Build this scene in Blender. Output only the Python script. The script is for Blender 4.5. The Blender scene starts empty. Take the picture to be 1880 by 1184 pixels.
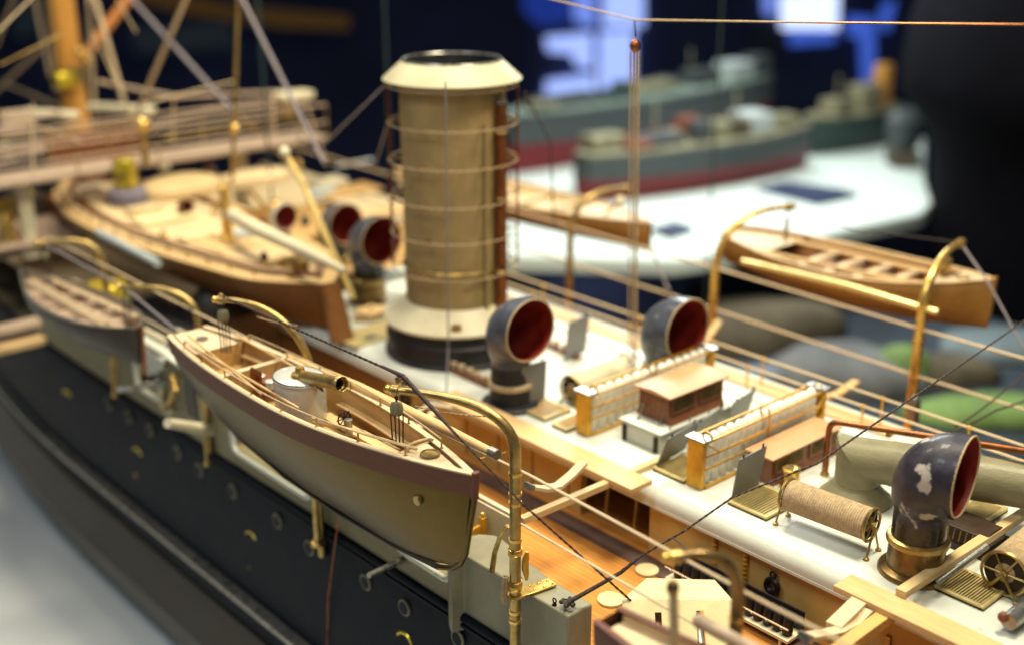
import bpy, bmesh, math, random
from mathutils import Vector, Matrix
random.seed(7)
S = bpy.context.scene
COL = S.collection
R = math.radians
# ---------------------------------------------------------------- camera, world, lamps, exposure
FPX, PCX, PCY = 2200.0, 940.0, 592.0
PITCH = math.atan(782 / FPX); HEAD = R(48.3); CAMZ = 2.4
FW = Vector((math.cos(PITCH)*math.cos(HEAD), math.cos(PITCH)*math.sin(HEAD), -math.sin(PITCH)))
RT = Vector((math.sin(HEAD), -math.cos(HEAD), 0)); UP = RT.cross(FW)
cd = bpy.data.cameras.new('camera'); cam = bpy.data.objects.new('camera', cd); COL.objects.link(cam)
cam.matrix_world = Matrix(((RT.x, UP.x, -FW.x, 0), (RT.y, UP.y, -FW.y, 0), (RT.z, UP.z, -FW.z, CAMZ), (0, 0, 0, 1)))
cd.sensor_width = 36; cd.lens = FPX / 1880 * 36; cd.clip_start = .05; cd.clip_end = 400
cd.dof.use_dof = True; cd.dof.focus_distance = 4.6; cd.dof.aperture_fstop = .5
S.camera = cam
W = bpy.data.worlds.new('World'); S.world = W; W.use_nodes = True
W.node_tree.nodes['Background'].inputs[0].default_value = (.62, .78, 1, 1)
W.node_tree.nodes['Background'].inputs[1].default_value = .085
S.view_settings.view_transform = 'Standard'; S.view_settings.look = 'None'; S.view_settings.gamma = 1
S.view_settings.exposure = 0.25
def lamp(name, loc, aim, size, power, col):
    l = bpy.data.lights.new(name, 'AREA'); l.size = size; l.energy = power; l.color = col
    o = bpy.data.objects.new(name, l); COL.objects.link(o); o.location = loc
    o.rotation_euler = (Vector(aim) - Vector(loc)).to_track_quat('-Z', 'Y').to_euler()
lamp('showcase_and_fill_lamp', (4.7, 2.0, 6.2), (4.0, 2.8, 0), 1.5, 415, (1, .90, .66))
lamp('showcase_and_fill_lamp', (4.6, 5.6, 6.2), (4.0, 5.6, 0), 1.5, 385, (1, .90, .66))
lamp('showcase_and_fill_lamp', (3.6, 9.5, 6.2), (3.8, 8.6, 0), 1.5, 170, (1, .88, .68))
lamp('showcase_and_fill_lamp', (1.0, .6, 5.2), (3.4, 2.6, 0), 1.2, 100, (1, .88, .62))  # added port side fill for the deckhouse wall
lamp('fill_lamp', (13.5, 12.5, 5.5), (12.0, 9.5, -1), 2.5, 400, (.93, 1, .96))  # added fill to brighten the far table, no known fixture
lamp('fill_lamp', (10.5, 8.0, 3.6), (11.5, 7.5, -3), 2.0, 300, (.93, 1, .97))  # unseen fill added for the mounds on the low table
lamp('fill_lamp', (-.2, 4.4, 5.0), (.2, 4.4, -2), 1.5, 105, (.90, .97, 1))  # added cool fill that lifts the display table at the lower left

def at(px, py, x=None, y=None, z=None, d=None):
    """the point of the plane x=, y= or z= (or at horizontal distance d along the heading) seen at a photo pixel"""
    v = FW + RT*((px-PCX)/FPX) - UP*((py-PCY)/FPX)
    if z is not None: t = (z-CAMZ)/v.z
    elif x is not None: t = x/v.x
    elif y is not None: t = y/v.y
    else: t = d/(v.x*math.cos(HEAD)+v.y*math.sin(HEAD))
    return Vector((v.x*t, v.y*t, CAMZ+v.z*t))

# ---------------------------------------------------------------- materials
def mat(name, col, rough=.5, metal=0, var=.12, scale=12, bump=0, bscale=60, emit=None, spots=None, coat=0, grain=None, plank=None, roughvar=.15, spec=.28):
    m = bpy.data.materials.new(name); m.use_nodes = True; nt = m.node_tree; N = nt.nodes; L = nt.links
    b = N['Principled BSDF']; b.inputs['Roughness'].default_value = rough; b.inputs['Metallic'].default_value = metal
    b.inputs['Coat Weight'].default_value = coat; b.inputs['Specular IOR Level'].default_value = spec
    tc = N.new('ShaderNodeTexCoord'); vec = tc.outputs['Object']
    if grain:
        mp = N.new('ShaderNodeMapping'); mp.inputs['Scale'].default_value = grain; L.new(vec, mp.inputs[0]); gvec = mp.outputs[0]
    else: gvec = vec
    n = N.new('ShaderNodeTexNoise'); n.inputs['Scale'].default_value = scale; n.inputs['Detail'].default_value = 6; n.inputs['Roughness'].default_value = .65; L.new(gvec, n.inputs['Vector'])
    r = N.new('ShaderNodeValToRGB'); r.color_ramp.elements[0].position = .3; r.color_ramp.elements[1].position = .72
    r.color_ramp.elements[0].color = tuple(max(0, c*(1-var)) for c in col)+(1,); r.color_ramp.elements[1].color = tuple(min(1, c*(1+var)) for c in col)+(1,)
    L.new(n.outputs['Fac'], r.inputs[0]); out = r.outputs[0]
    if plank:
        axis, w, dark = plank
        sp = N.new('ShaderNodeSeparateXYZ'); L.new(vec, sp.inputs[0])
        d = N.new('ShaderNodeMath'); d.operation = 'DIVIDE'; L.new(sp.outputs[axis], d.inputs[0]); d.inputs[1].default_value = w
        fl = N.new('ShaderNodeMath'); fl.operation = 'FLOOR'; L.new(d.outputs[0], fl.inputs[0])
        wn = N.new('ShaderNodeTexWhiteNoise'); wn.noise_dimensions = '1D'; L.new(fl.outputs[0], wn.inputs['W'])
        mr = N.new('ShaderNodeMapRange'); mr.inputs['To Min'].default_value = .86; mr.inputs['To Max'].default_value = 1.1; L.new(wn.outputs['Value'], mr.inputs[0])
        fr = N.new('ShaderNodeMath'); fr.operation = 'FRACT'; L.new(d.outputs[0], fr.inputs[0])
        cmp_ = N.new('ShaderNodeMath'); cmp_.operation = 'LESS_THAN'; L.new(fr.outputs[0], cmp_.inputs[0]); cmp_.inputs[1].default_value = .1
        mx = N.new('ShaderNodeMixRGB'); mx.blend_type = 'MULTIPLY'; mx.inputs[0].default_value = 1; L.new(out, mx.inputs[1]); L.new(mr.outputs[0], mx.inputs[2])
        mx2 = N.new('ShaderNodeMixRGB'); mx2.inputs[2].default_value = tuple(c*dark for c in col)+(1,); L.new(cmp_.outputs[0], mx2.inputs[0]); L.new(mx.outputs[0], mx2.inputs[1]); out = mx2.outputs[0]
    if spots:
        scol, sscale, thr = spots
        n2 = N.new('ShaderNodeTexNoise'); n2.inputs['Scale'].default_value = sscale; n2.inputs['Detail'].default_value = 5; L.new(vec, n2.inputs['Vector'])
        r2 = N.new('ShaderNodeValToRGB'); r2.color_ramp.elements[0].position = thr; r2.color_ramp.elements[1].position = thr+.03; L.new(n2.outputs['Fac'], r2.inputs[0])
        mx = N.new('ShaderNodeMixRGB'); mx.inputs[2].default_value = tuple(scol)+(1,); L.new(r2.outputs[0], mx.inputs[0]); L.new(out, mx.inputs[1]); out = mx.outputs[0]
    L.new(out, b.inputs['Base Color'])
    if roughvar:
        mr = N.new('ShaderNodeMapRange'); mr.inputs['To Min'].default_value = max(.05, rough-roughvar); mr.inputs['To Max'].default_value = min(1, rough+roughvar); L.new(n.outputs['Fac'], mr.inputs[0]); L.new(mr.outputs[0], b.inputs['Roughness'])
    if bump:
        n3 = N.new('ShaderNodeTexNoise'); n3.inputs['Scale'].default_value = bscale; n3.inputs['Detail'].default_value = 4; L.new(gvec, n3.inputs['Vector'])
        bp = N.new('ShaderNodeBump'); bp.inputs['Strength'].default_value = bump; bp.inputs['Distance'].default_value = .004; L.new(n3.outputs['Fac'], bp.inputs['Height']); L.new(bp.outputs[0], b.inputs['Normal'])
    if emit:
        b.inputs['Emission Color'].default_value = tuple(emit[0])+(1,); b.inputs['Emission Strength'].default_value = emit[1]
    return m
M = dict(
 white=mat('white_paint', (.62,.64,.57), .35, var=.06, scale=5, bump=.12, bscale=90, spots=((.52,.5,.4), 9, .68)),
 cream=mat('cream_paint', (.62,.55,.38), .42, var=.12, scale=4, bump=.15, bscale=70),
 hullcream=mat('hull_cream', (.23,.20,.11), .5, var=.16, scale=7, bump=.3, bscale=45, grain=(1,.25,3), spec=.2),
 wall=mat('deckhouse_beige', (.55,.35,.11), .5, var=.1, scale=6, bump=.15),
 black=mat('hull_black', (.005,.0075,.015), .5, var=.3, scale=9, bump=.35, bscale=30, roughvar=.12, spec=.09),
 boot=mat('hull_brown', (.04,.032,.024), .42, var=.2, scale=6, bump=.3, bscale=30),
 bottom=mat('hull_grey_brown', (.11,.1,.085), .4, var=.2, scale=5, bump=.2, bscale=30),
 table=mat('display_grey', (.74,.77,.76), .5, var=.06, scale=.8, bump=.05),
 deck=mat('deck_wood', (.58,.25,.055), .42, var=.2, scale=14, grain=(6,.7,6), plank=(0,.026,.55), bump=.1, bscale=40),
 plank=mat('pale_wood', (.60,.405,.19), .42, var=.14, scale=10, grain=(7,.8,7), bump=.12),
 planky=mat('pale_wood_cross', (.60,.44,.22), .42, var=.18, scale=10, grain=(.8,7,7), bump=.12),
 red_wood=mat('mahogany', (.19,.07,.03), .38, var=.25, scale=14, grain=(5,5,1), bump=.1),
 roofwood=mat('skylight_wood', (.55,.30,.15), .4, var=.14, scale=12, grain=(.8,7,3), bump=.08),
 boatwood=mat('boat_wood', (.33,.165,.04), .32, var=.2, scale=9, grain=(4,.6,5), coat=.25),
 boatin=mat('boat_inside_wood', (.46,.275,.10), .42, var=.18, scale=9, grain=(5,.6,5), bump=.1),
 brownhull=mat('picket_and_shade_brown', (.18,.075,.022), .35, var=.2, scale=9, grain=(4,.6,4), coat=.2),
 pdeck=mat('picket_deck', (.70,.53,.30), .45, var=.12, scale=8, grain=(6,.8,6), plank=(0,.05,.7)),
 strake=mat('strake_brown', (.125,.047,.028), .5, var=.16, scale=14, grain=(2,1,4), bump=.35, bscale=60, spec=.2),
 khaki=mat('launch_khaki', (.105,.070,.018), .33, .85, var=.2, scale=4, bump=.1, bscale=60, spec=.1),
 brass=mat('brass', (.74,.48,.13), .28, .8, var=.25, scale=16, bump=.12, bscale=70),
 dbrass=mat('tarnished_brass', (.40,.28,.10), .36, .8, var=.5, scale=13, bump=.2, bscale=50),
 orange=mat('ochre_metal', (.62,.33,.035), .34, .45, var=.22, scale=18, bump=.1),
 copper=mat('copper', (.28,.10,.035), .3, .75, var=.3, scale=14, bump=.1),
 cowl=mat('cowl_black', (.03,.027,.04), .42, var=.5, scale=16, bump=.4, bscale=50, spots=((.42,.37,.33), 6.5, .60), coat=.1),
 cowlg=mat('cowl_grey', (.06,.068,.095), .32, var=.35, scale=10, bump=.25, bscale=40, spots=((.3,.28,.24), 14, .70), coat=.3),
 neck=mat('cowl_neck', (.04,.032,.02), .28, .4, var=.7, scale=7, bump=.2, spots=((.2,.14,.06), 6, .60), coat=.2),
 red=mat('cowl_red', (.20,.017,.012), .5, var=.3, scale=20, bump=.15),
 funnel=mat('funnel_buff', (.285,.205,.09), .5, var=.2, scale=3, bump=.2, bscale=40, grain=(2,2,.8), spots=((.2,.14,.06), 4.5, .64)),
 pblack=mat('plain_black', (.018,.018,.02), .5, var=.3, bump=.2),
 grey=mat('grey_sheet', (.20,.203,.205), .45, .15, var=.1, scale=25, bump=.35, bscale=120),
 tube=mat('white_canvas', (.80,.80,.72), .6, var=.06, scale=20, bump=.3, bscale=120),
 rope=mat('rope_hemp', (.46,.34,.2), .75, var=.25, scale=50, bump=.8, bscale=160),
 drope=mat('rope_dark', (.05,.035,.032), .65, var=.5, scale=60, bump=.8, bscale=200),
 lrope=mat('rope_lilac', (.20,.175,.19), .6, var=.2, scale=60),
 pink=mat('rail_cream', (.60,.46,.29), .5, var=.1, scale=20),
 duct=mat('duct_khaki', (.21,.19,.11), .38, var=.12, scale=8, grain=(1,1,3), bump=.35, bscale=45),
 steel=mat('steel', (.32,.31,.28), .3, .8, var=.3, scale=24, bump=.15),
 lgrey=mat('boiler_grey', (.50,.50,.47), .3, .2, var=.06, scale=12, bump=.06),
 shot=mat('iron_shot', (.022,.018,.02), .35, .3, var=.4),
 gold=mat('grating_brass', (.58,.46,.2), .4, .45, var=.2, scale=20, bump=.1),
 sgold=mat('grating_dark', (.03,.02,.008), .6, .1, var=.2),
 shield=mat('shield_cream', (.70,.60,.33), .4, var=.08, scale=16, bump=.25, bscale=60, spots=((.5,.35,.15), 26, .71)),
 mast=mat('mast_ochre', (.50,.24,.05), .4, var=.14, scale=4, grain=(3,3,.5)),
 bridge=mat('bridge_pink', (.42,.31,.225), .5, var=.1, scale=8),
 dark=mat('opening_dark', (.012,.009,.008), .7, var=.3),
 purple=mat('drum_purple', (.17,.15,.20), .5, var=.2),
 tyel=mat('yellow_brass', (.65,.50,.05), .3, .7, var=.2),
 tablewhite=mat('far_table_white', (.62,.70,.66), .5, var=.05, scale=2),
 wallb=mat('room_wall', (.05,.06,.13), .7, var=.4, scale=.3),
 floorb=mat('room_floor', (.025,.028,.035), .4, var=.3, scale=.4),
 tgrey=mat('far_hull_grey', (.055,.065,.07), .5, var=.15), tred=mat('far_hull_red', (.15,.015,.02), .5, var=.2),
 tdeck=mat('far_deck_cream', (.20,.19,.12), .5, var=.6, scale=7), tgreen=mat('far_hull_green', (.025,.045,.042), .5),
 torange=mat('far_orange', (.20,.06,.035), .5), twhite=mat('far_white', (.4,.45,.45), .5),
 rock=mat('blur_grey', (.12,.125,.13), .8, var=.4, scale=1.5), dbrown=mat('dull_brown', (.09,.075,.05), .8, var=.35, scale=2),
 green=mat('blur_green', (.15,.24,.07), .7, var=.3, scale=2), blueg=mat('blue_grey', (.13,.17,.19), .6, var=.2, scale=1),
 plaque=mat('plaque_blue', (.03,.04,.09), .5), win=mat('window_light', (.2,.3,.9), .6, emit=((.2,.32,.95), .7)),
 winw=mat('window_light_pale', (.4,.5,.9), .6, emit=((.36,.48,1), 1.0)), wind=mat('window_light_deep', (.1,.2,.8), .6, emit=((.05,.12,.6), .7)),
 bronze=mat('dark_bronze', (.20,.13,.05), .3, .7, var=.5, scale=9, bump=.2, bscale=40), gilt=mat('gilt_pole', (.80,.60,.22), .35, .3),
 glassedge=mat('glass_edge', (.03,.05,.05), .3, var=.1),
)
# ---------------------------------------------------------------- mesh tools
class MB:
    def __init__(s): s.v = []; s.f = []
    def add(s, vs, fs):
        k = len(s.v); s.v += [Vector(p) for p in vs]; s.f += [tuple(i+k for i in f) for f in fs]; return s
    def box(s, c, d, rz=0, m=None):
        c = Vector(c); h = Vector(d)/2; vs = []
        for a in (-1, 1):
            for b in (-1, 1):
                for e in (-1, 1):
                    p = Vector((a*h.x, b*h.y, e*h.z))
                    if rz: p = Matrix.Rotation(rz, 3, 'Z') @ p
                    if m: p = m @ p
                    vs.append(c+p)
        return s.add(vs, [(0,1,3,2),(4,6,7,5),(0,4,5,1),(2,3,7,6),(0,2,6,4),(1,5,7,3)])
    def beam(s, p, q, w, h, up=(0,0,1)):
        p = Vector(p); q = Vector(q); t = (q-p).normalized(); a = t.cross(Vector(up)).normalized()*w/2; b = a.cross(t).normalized()*h/2
        vs = [e+i*a+j*b for e in (p, q) for i, j in ((-1,-1),(1,-1),(1,1),(-1,1))]
        return s.add(vs, [(0,1,2,3),(7,6,5,4),(0,4,5,1),(1,5,6,2),(2,6,7,3),(3,7,4,0)])
    def prism(s, poly, ext):
        ext = Vector(ext); n = len(poly); vs = [Vector(p) for p in poly]+[Vector(p)+ext for p in poly]
        return s.add(vs, [tuple(range(n))[::-1], tuple(range(n, 2*n))]+[(i, (i+1) % n, (i+1) % n+n, i+n) for i in range(n)])
    def rings(s, rs, close=True, caps=True):
        n = len(rs[0]); vs = [p for r in rs for p in r]; fs = []
        for i in range(len(rs)-1):
            for j in range(n if close else n-1):
                k = (j+1) % n; fs.append((i*n+j, i*n+k, (i+1)*n+k, (i+1)*n+j))
        if caps and close: fs += [tuple(range(n))[::-1], tuple((len(rs)-1)*n+j for j in range(n))]
        return s.add(vs, fs)
    def tube(s, pts, r, seg=10, caps=True):
        pts = [Vector(p) for p in pts]; n = len(pts); rr = r if isinstance(r, (list, tuple)) else [r]*n; rs = []
        t0 = (pts[1]-pts[0]).normalized(); u = t0.orthogonal().normalized()
        for i, p in enumerate(pts):
            t = ((pts[min(i+1, n-1)]-p).normalized()+(p-pts[max(i-1, 0)]).normalized())
            t = t.normalized() if t.length > 1e-6 else t0
            u = (u-t*u.dot(t)).normalized(); w = t.cross(u)
            rs.append([p+(u*math.cos(a)+w*math.sin(a))*rr[i] for a in (2*math.pi*k/seg for k in range(seg))])
        return s.rings(rs, True, caps)
    def twist(s, pts, r, pitch=None, seg=8, flat=.68):
        pts = [Vector(p) for p in pts]; pitch = pitch or r*11; P_ = [pts[0]]
        for a, b in zip(pts, pts[1:]):
            n = max(1, int((b-a).length/(pitch/8))); P_ += [a.lerp(b, (k+1)/n) for k in range(n)]
        ln = 0; rs = []; t0 = (P_[1]-P_[0]).normalized(); u = t0.orthogonal().normalized()
        for i, p in enumerate(P_):
            if i: ln += (p-P_[i-1]).length
            t = (P_[min(i+1, len(P_)-1)]-P_[max(i-1, 0)]).normalized(); u = (u-t*u.dot(t)).normalized(); w = t.cross(u); an = 2*math.pi*ln/pitch
            e1 = u*math.cos(an)+w*math.sin(an); e2 = t.cross(e1)
            rs.append([p+e1*math.cos(q)*r+e2*math.sin(q)*r*flat for q in (2*math.pi*k/seg for k in range(seg))])
        return s.rings(rs)
    def lathe(s, c, prof, seg=32, sx=1, sy=1, caps=True, m=None):
        c = Vector(c); rs = []
        for r, z in prof:
            ring = []
            for k in range(seg):
                a = 2*math.pi*k/seg; p = Vector((r*math.cos(a)*sx, r*math.sin(a)*sy, z)); ring.append(c+(m @ p if m else p))
            rs.append(ring)
        return s.rings(rs, True, caps)
    def torus(s, c, Rr, r, seg=40, m=None, sx=1, sy=1, arc=None):
        c = Vector(c); pts = []
        n = seg; a0, a1 = arc or (0, 2*math.pi)
        for k in range(n+(1 if arc else 0)):
            a = a0+(a1-a0)*k/n; p = Vector((Rr*math.cos(a)*sx, Rr*math.sin(a)*sy, 0)); pts.append((p, a))
        rs = []
        for p, a in pts:
            rad = Vector((math.cos(a), math.sin(a), 0)); ring = []
            for j in range(6):
                b = 2*math.pi*j/6; q = p+rad*r*math.cos(b)+Vector((0, 0, r*math.sin(b))); ring.append(c+(m @ q if m else q))
            rs.append(ring)
        if not arc: rs.append(rs[0])
        return s.rings(rs, True, bool(arc))
    def ball(s, c, r, seg=12, sz=1):
        n = seg//2; return s.lathe(c, [(max(1e-4, r*math.sin(math.pi*i/n)), -r*sz*math.cos(math.pi*i/n)) for i in range(n+1)], seg)
    def build(s, name, m, parent=None, bevel=0, sharp=35, flat=False, solid=0):
        me = bpy.data.meshes.new(name); o = bpy.data.objects.new(name, me); COL.objects.link(o)
        off = Vector((0, 0, 0))
        if parent is not None:
            q = parent
            while q is not None: off += q.location; q = q.parent
            o.parent = parent
        me.from_pydata([v-off for v in s.v], [], s.f)
        b = bmesh.new(); b.from_mesh(me); bmesh.ops.remove_doubles(b, verts=b.verts, dist=1e-6); bmesh.ops.recalc_face_normals(b, faces=b.faces)
        b.to_mesh(me); b.free()
        if not flat:
            me.polygons.foreach_set('use_smooth', [True]*len(me.polygons)); me.set_sharp_from_angle(angle=R(sharp))
        me.materials.append(m if not isinstance(m, str) else M[m])
        if bevel:
            md = o.modifiers.new('bevel', 'BEVEL'); md.width = bevel; md.segments = 2; md.limit_method = 'ANGLE'; md.angle_limit = R(40)
        if solid:
            md = o.modifiers.new('solid', 'SOLIDIFY'); md.thickness = solid; md.offset = 0
        return o
MX = Matrix.Rotation(R(90), 3, 'Y')      # lathe axis -> +X
MY = Matrix.Rotation(R(-90), 3, 'X')     # lathe axis -> +Y
def tag(o, label, cat, group=None, kind=None):
    if label: o['label'] = label
    if cat: o['category'] = cat
    if group: o['group'] = group
    if kind: o['kind'] = kind
    return o
def thing(name, label, cat, loc, group=None):
    o = bpy.data.objects.new(name, None); COL.objects.link(o); o.location = loc; o.empty_display_size = .05
    return tag(o, label, cat, group)
def one(name, mb, m, label, cat, group=None, **k):
    c = sum(mb.v, Vector())/len(mb.v); mb.v = [v-c for v in mb.v]
    o = mb.build(name, m, None, **k); o.location = c; return tag(o, label, cat, group)
def bez(p0, p1, p2, p3, n=14):
    p0, p1, p2, p3 = map(Vector, (p0, p1, p2, p3))
    return [p0*(1-t)**3+p1*3*t*(1-t)**2+p2*3*t*t*(1-t)+p3*t**3 for t in (i/n for i in range(n+1))]
def lerp(a, b, t): return a+(b-a)*t
def interp(tab, t):
    for i in range(len(tab)-1):
        if t <= tab[i+1][0]:
            u = (t-tab[i][0])/(tab[i+1][0]-tab[i][0]); u = max(0, u); return tab[i][1]+(tab[i+1][1]-tab[i][1])*u
    return tab[-1][1]
def smooth(tab, t):
    """monotone-ish smooth interpolation"""
    n = len(tab)
    for i in range(n-1):
        if t <= tab[i+1][0] or i == n-2:
            x0, y0 = tab[i]; x1, y1 = tab[i+1]; u = min(1, max(0, (t-x0)/(x1-x0)))
            m0 = (y1-tab[i-1][1])/(x1-tab[i-1][0])*(x1-x0) if i else (y1-y0)
            m1 = (tab[i+2][1]-y0)/(tab[i+2][0]-x0)*(x1-x0) if i+2 < n else (y1-y0)
            return (2*u**3-3*u*u+1)*y0+(u**3-2*u*u+u)*m0+(-2*u**3+3*u*u)*y1+(u**3-u*u)*m1

# ================================================================ SETTING
tag(MB().box((20, 20, -9.1), (120, 120, .2)).build('floor', 'floorb'), None, None, kind='structure')
tag(MB().box((1.2, 3.5, -2.05), (8.2, 24, .1)).build('display_table', 'table', bevel=.02), None, None, kind='structure')
def farplane(px, py, d): return at(px, py, d=d)
D = 46
c = farplane(940, 100, D+.5)
tag(MB().box((c.x, c.y, 0), (.4, 140, 60), rz=HEAD).build('far_wall', 'wallb'), None, None, kind='structure')
def panel(name, pxs, d, m, label, cat, group=None, thick=.15):
    poly = [farplane(px, py, d) for px, py in pxs]
    h = Vector((math.cos(HEAD), math.sin(HEAD), 0))
    return one(name, MB().prism(poly, h*thick), m, label, cat, group, flat=True)
wg = 'lit windows of the dark room'
panel('lit_window', [(1000,70),(1088,62),(1088,128),(1058,122),(1050,100),(1005,95)], D, 'winw', 'short pale blue window piece on the left, above the broad glow', 'window', wg)
panel('lit_window', [(1100,62),(1164,56),(1164,220),(1100,222)], D, 'winw', 'tall pale blue window behind the hanging tackle', 'window', wg)
panel('lit_window', [(1003,150),(1092,138),(1092,232),(1000,226)], D, 'winw', 'broad glowing window low beside the buff funnel', 'window', wg)
panel('lit_window', [(1052,-20),(1094,-20),(1094,52),(1054,40)], D, 'win', 'small blue window left of the dark mullion at the top edge', 'window', wg)
panel('lit_window', [(1108,-20),(1182,-20),(1182,50),(1108,52)], D, 'winw', 'blue window right of the dark mullion under the wire', 'window', wg)
panel('lit_window', [(1402,-20),(1424,-20),(1424,28),(1404,28)], D, 'win', 'narrow blue window strip left of the brightest window', 'window', wg)
panel('lit_window', [(1434,-10),(1540,-14),(1538,54),(1436,54)], D, mat('window_bright', (.5,.6,.9), .6, emit=((.62,.72,1), 1.3)), 'brightest white blue window at the top right', 'window', wg)
panel('lit_window', [(1450,58),(1534,58),(1532,78),(1450,84)], D, 'wind', 'dim blue sill strip under the brightest window', 'window', wg)
panel('lit_window', [(1556,30),(1606,34),(1606,152),(1584,152),(1580,70),(1556,66)], D, 'wind', 'hook shaped deep blue window right of the brightest one', 'window', wg)
panel('lit_window', [(1620,12),(1644,0),(1632,58),(1616,54)], D, 'wind', 'slim slanted blue window farthest right', 'window', wg)
panel('lit_window', [(960,-30),(1048,-30),(1046,40),(990,50),(960,20)], D+.2, mat('window_night', (.01,.02,.1), .6, emit=((.01,.03,.22), .8)), 'dark blue dim window left of the bright ones', 'window', wg)
panel('wall_panel', [(1382,40),(1436,60),(1436,100),(1384,96)], D, 'tgrey', 'grey green panel under the narrow blue window', 'panel')
panel('wall_panel', [(200,-40),(420,10),(640,30),(640,56),(520,52),(330,24),(200,-10)], D-6, mat('brown_self_lit', (.22,.11,.03), .6, emit=((.2,.1,.02), .12)), 'dim brown beam across the dark upper left', 'beam')  # weak emission put into the beam in place of light falling on it
panel('wall_panel', [(240,50),(420,40),(430,90),(250,100)], D-6, 'blueg', 'blurred grey blue patch between the mast and the thin pole', 'panel')
panel('wall_panel', [(20,0),(70,0),(70,60),(30,70)], D-6, 'blueg', 'blurred grey patch left of the thick mast', 'panel')
o = MB().ball(farplane(1832, 122, 20), .16).build('yellow_spot', mat('yellow_glow', (.5,.42,.08), .5, emit=((.5,.4,.1), .5))); tag(o, 'round yellow spot alone in the dark right corner', 'lamp')  # yellow ball with emission set in its material
# glass case edges
for px, t, lab in ((1309, .012, 'thin upright glass edge in front of the far table'), (716, .012, 'faint upright glass edge left of the funnel top'), (494, .014, 'faint upright glass edge right of the thin pole')):
    p = at(px, 300, d=9.0); one('glass_edge', MB().box((p.x, p.y, 1.0), (t, t, 5.2), rz=HEAD), 'glassedge', lab, 'glass edge', 'upright edges of the glass case')
# ---- far table with ship models
TZ = -1.0
tb = thing('display_table_far', 'white far display table carrying blurred ship models', 'table', at(1400, 400, z=TZ))
poly = [at(px, py, z=TZ) for px, py in ((930,470),(1240,478),(1420,452),(1590,412),(1690,392),(1712,372),(1698,330),(1700,255),(1300,205),(930,250))]
MB().prism(poly, (0, 0, -.18)).build('table_top', 'tablewhite', tb, bevel=.03)
MB().box(at(1500, 300, z=TZ)+Vector((0, 0, -4.2)), (1.2, 1.2, 7.9), rz=HEAD).build('pedestal', 'wallb', tb)
one('caption_plaque', MB().prism([at(px, py, z=TZ+.01) for px, py in ((1388,350),(1440,338),(1545,352),(1575,362),(1500,378))], (0, 0, .04)), 'plaque', 'blue slanted caption plaque on the white far table', 'plaque')
one('caption_plaque', MB().prism([at(px, py, z=TZ+.01) for px, py in ((1195,425),(1240,412),(1275,425),(1230,440))], (0, 0, .04)), 'plaque', 'small grey blue plaque by the near edge of the far table', 'plaque')
def farship(name, label, p0, p1, wid, hh, mats, bits):
    p0 = Vector(p0); p1 = Vector(p1); ax = (p1-p0); Ln = ax.length; ax.normalize(); sd = ax.cross(Vector((0, 0, 1)))
    t = thing(name, label, 'model ship', (p0+p1)/2, 'blurred ship models on the far table')
    def hull(z0, z1, w0, w1):
        m = MB(); rs = []
        for i in range(15):
            u = i/14; w = math.sin(math.pi*min(.985, max(.015, u)))**.4
            p = p0+ax*Ln*u
            rs.append([p+sd*w*w0+Vector((0,0,z0)), p+sd*w*w1+Vector((0,0,z1)), p-sd*w*w1+Vector((0,0,z1)), p-sd*w*w0+Vector((0,0,z0))])
        return m.rings(rs)
    hull(0, hh*.5, wid*.3, wid*.46).build('hull_bottom', mats[0], t)
    hull(hh*.505, hh, wid*.465, wid*.5).build('hull_side', mats[1], t)
    hull(hh+.002, hh+.03, wid*.45, wid*.45).build('deck', mats[2], t)
    for u, s, l, w, h, m in bits:
        p = p0+ax*Ln*u+sd*s*wid*.5; MB().box((p.x, p.y, p.z+hh+.03+h/2), (l, w, h), rz=math.atan2(ax.y, ax.x)).build('superstructure', m, t, bevel=.02)
    for u in (.3, .66):
        p = p0+ax*Ln*u; MB().tube([(p.x, p.y, p.z+hh), (p.x, p.y, p.z+hh+.55)], .018).build('mast', 'tdeck', t)
    return t
farship('model_ship', 'nearer blurred cream decked ship model with red bottom on the white table', at(1065, 372, z=TZ), at(1470, 305, z=TZ), 1.0, .55, ('tred', 'tgrey', 'tdeck'),
        [(.12,-.3,.5,.3,.16,'tdeck'), (.3,.1,.6,.35,.12,'tgrey'), (.5,-.5,.3,.16,.22,'torange'), (.55,.2,.5,.3,.2,'tdeck'), (.72,.1,.4,.4,.25,'twhite'), (.8,-.5,.3,.16,.2,'torange'), (.88,.0,.4,.3,.15,'tdeck'), (.63,.3,.4,.2,.2,'dbrown'), (.4,-.3,.3,.2,.1,'tdeck'), (.46,.3,.25,.2,.25,'tgrey'), (.2,.2,.3,.3,.1,'torange'), (.78,-.2,.2,.2,.2,'tdeck')])
farship('model_ship', 'farther blurred grey ship model with dark red bottom and pale deck', at(930, 318, z=TZ), at(1400, 225, z=TZ), 1.1, .75, ('tred', 'tgrey', mat('far_deck_green', (.17,.22,.19), .5, var=.3, scale=5)),
        [(.2,0,1,.4,.12,'tgrey'), (.35,.2,.5,.3,.12,'tgreen'), (.5,0,.8,.4,.12,'tdeck'), (.7,0,.6,.3,.2,'tgrey'), (.85,0,.5,.4,.25,'twhite'), (.95,0,.4,.3,.3,'tgrey'), (.1,.1,.4,.3,.1,'tdeck'), (.43,-.3,.3,.2,.16,'tgreen'), (.6,-.3,.3,.3,.12,'tgrey'), (.28,-.3,.3,.2,.1,'tdeck')])
farship('model_ship', 'small dark green blurred ship model at the right end of the table', at(1478, 285, z=TZ), at(1640, 256, z=TZ), .7, .5, ('tgreen', 'tgreen', 'tdeck'),
        [(.3,0,.4,.3,.2,'tdeck'), (.6,0,.4,.3,.35,'tdeck'), (.8,0,.2,.2,.6,'mast')])
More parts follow.
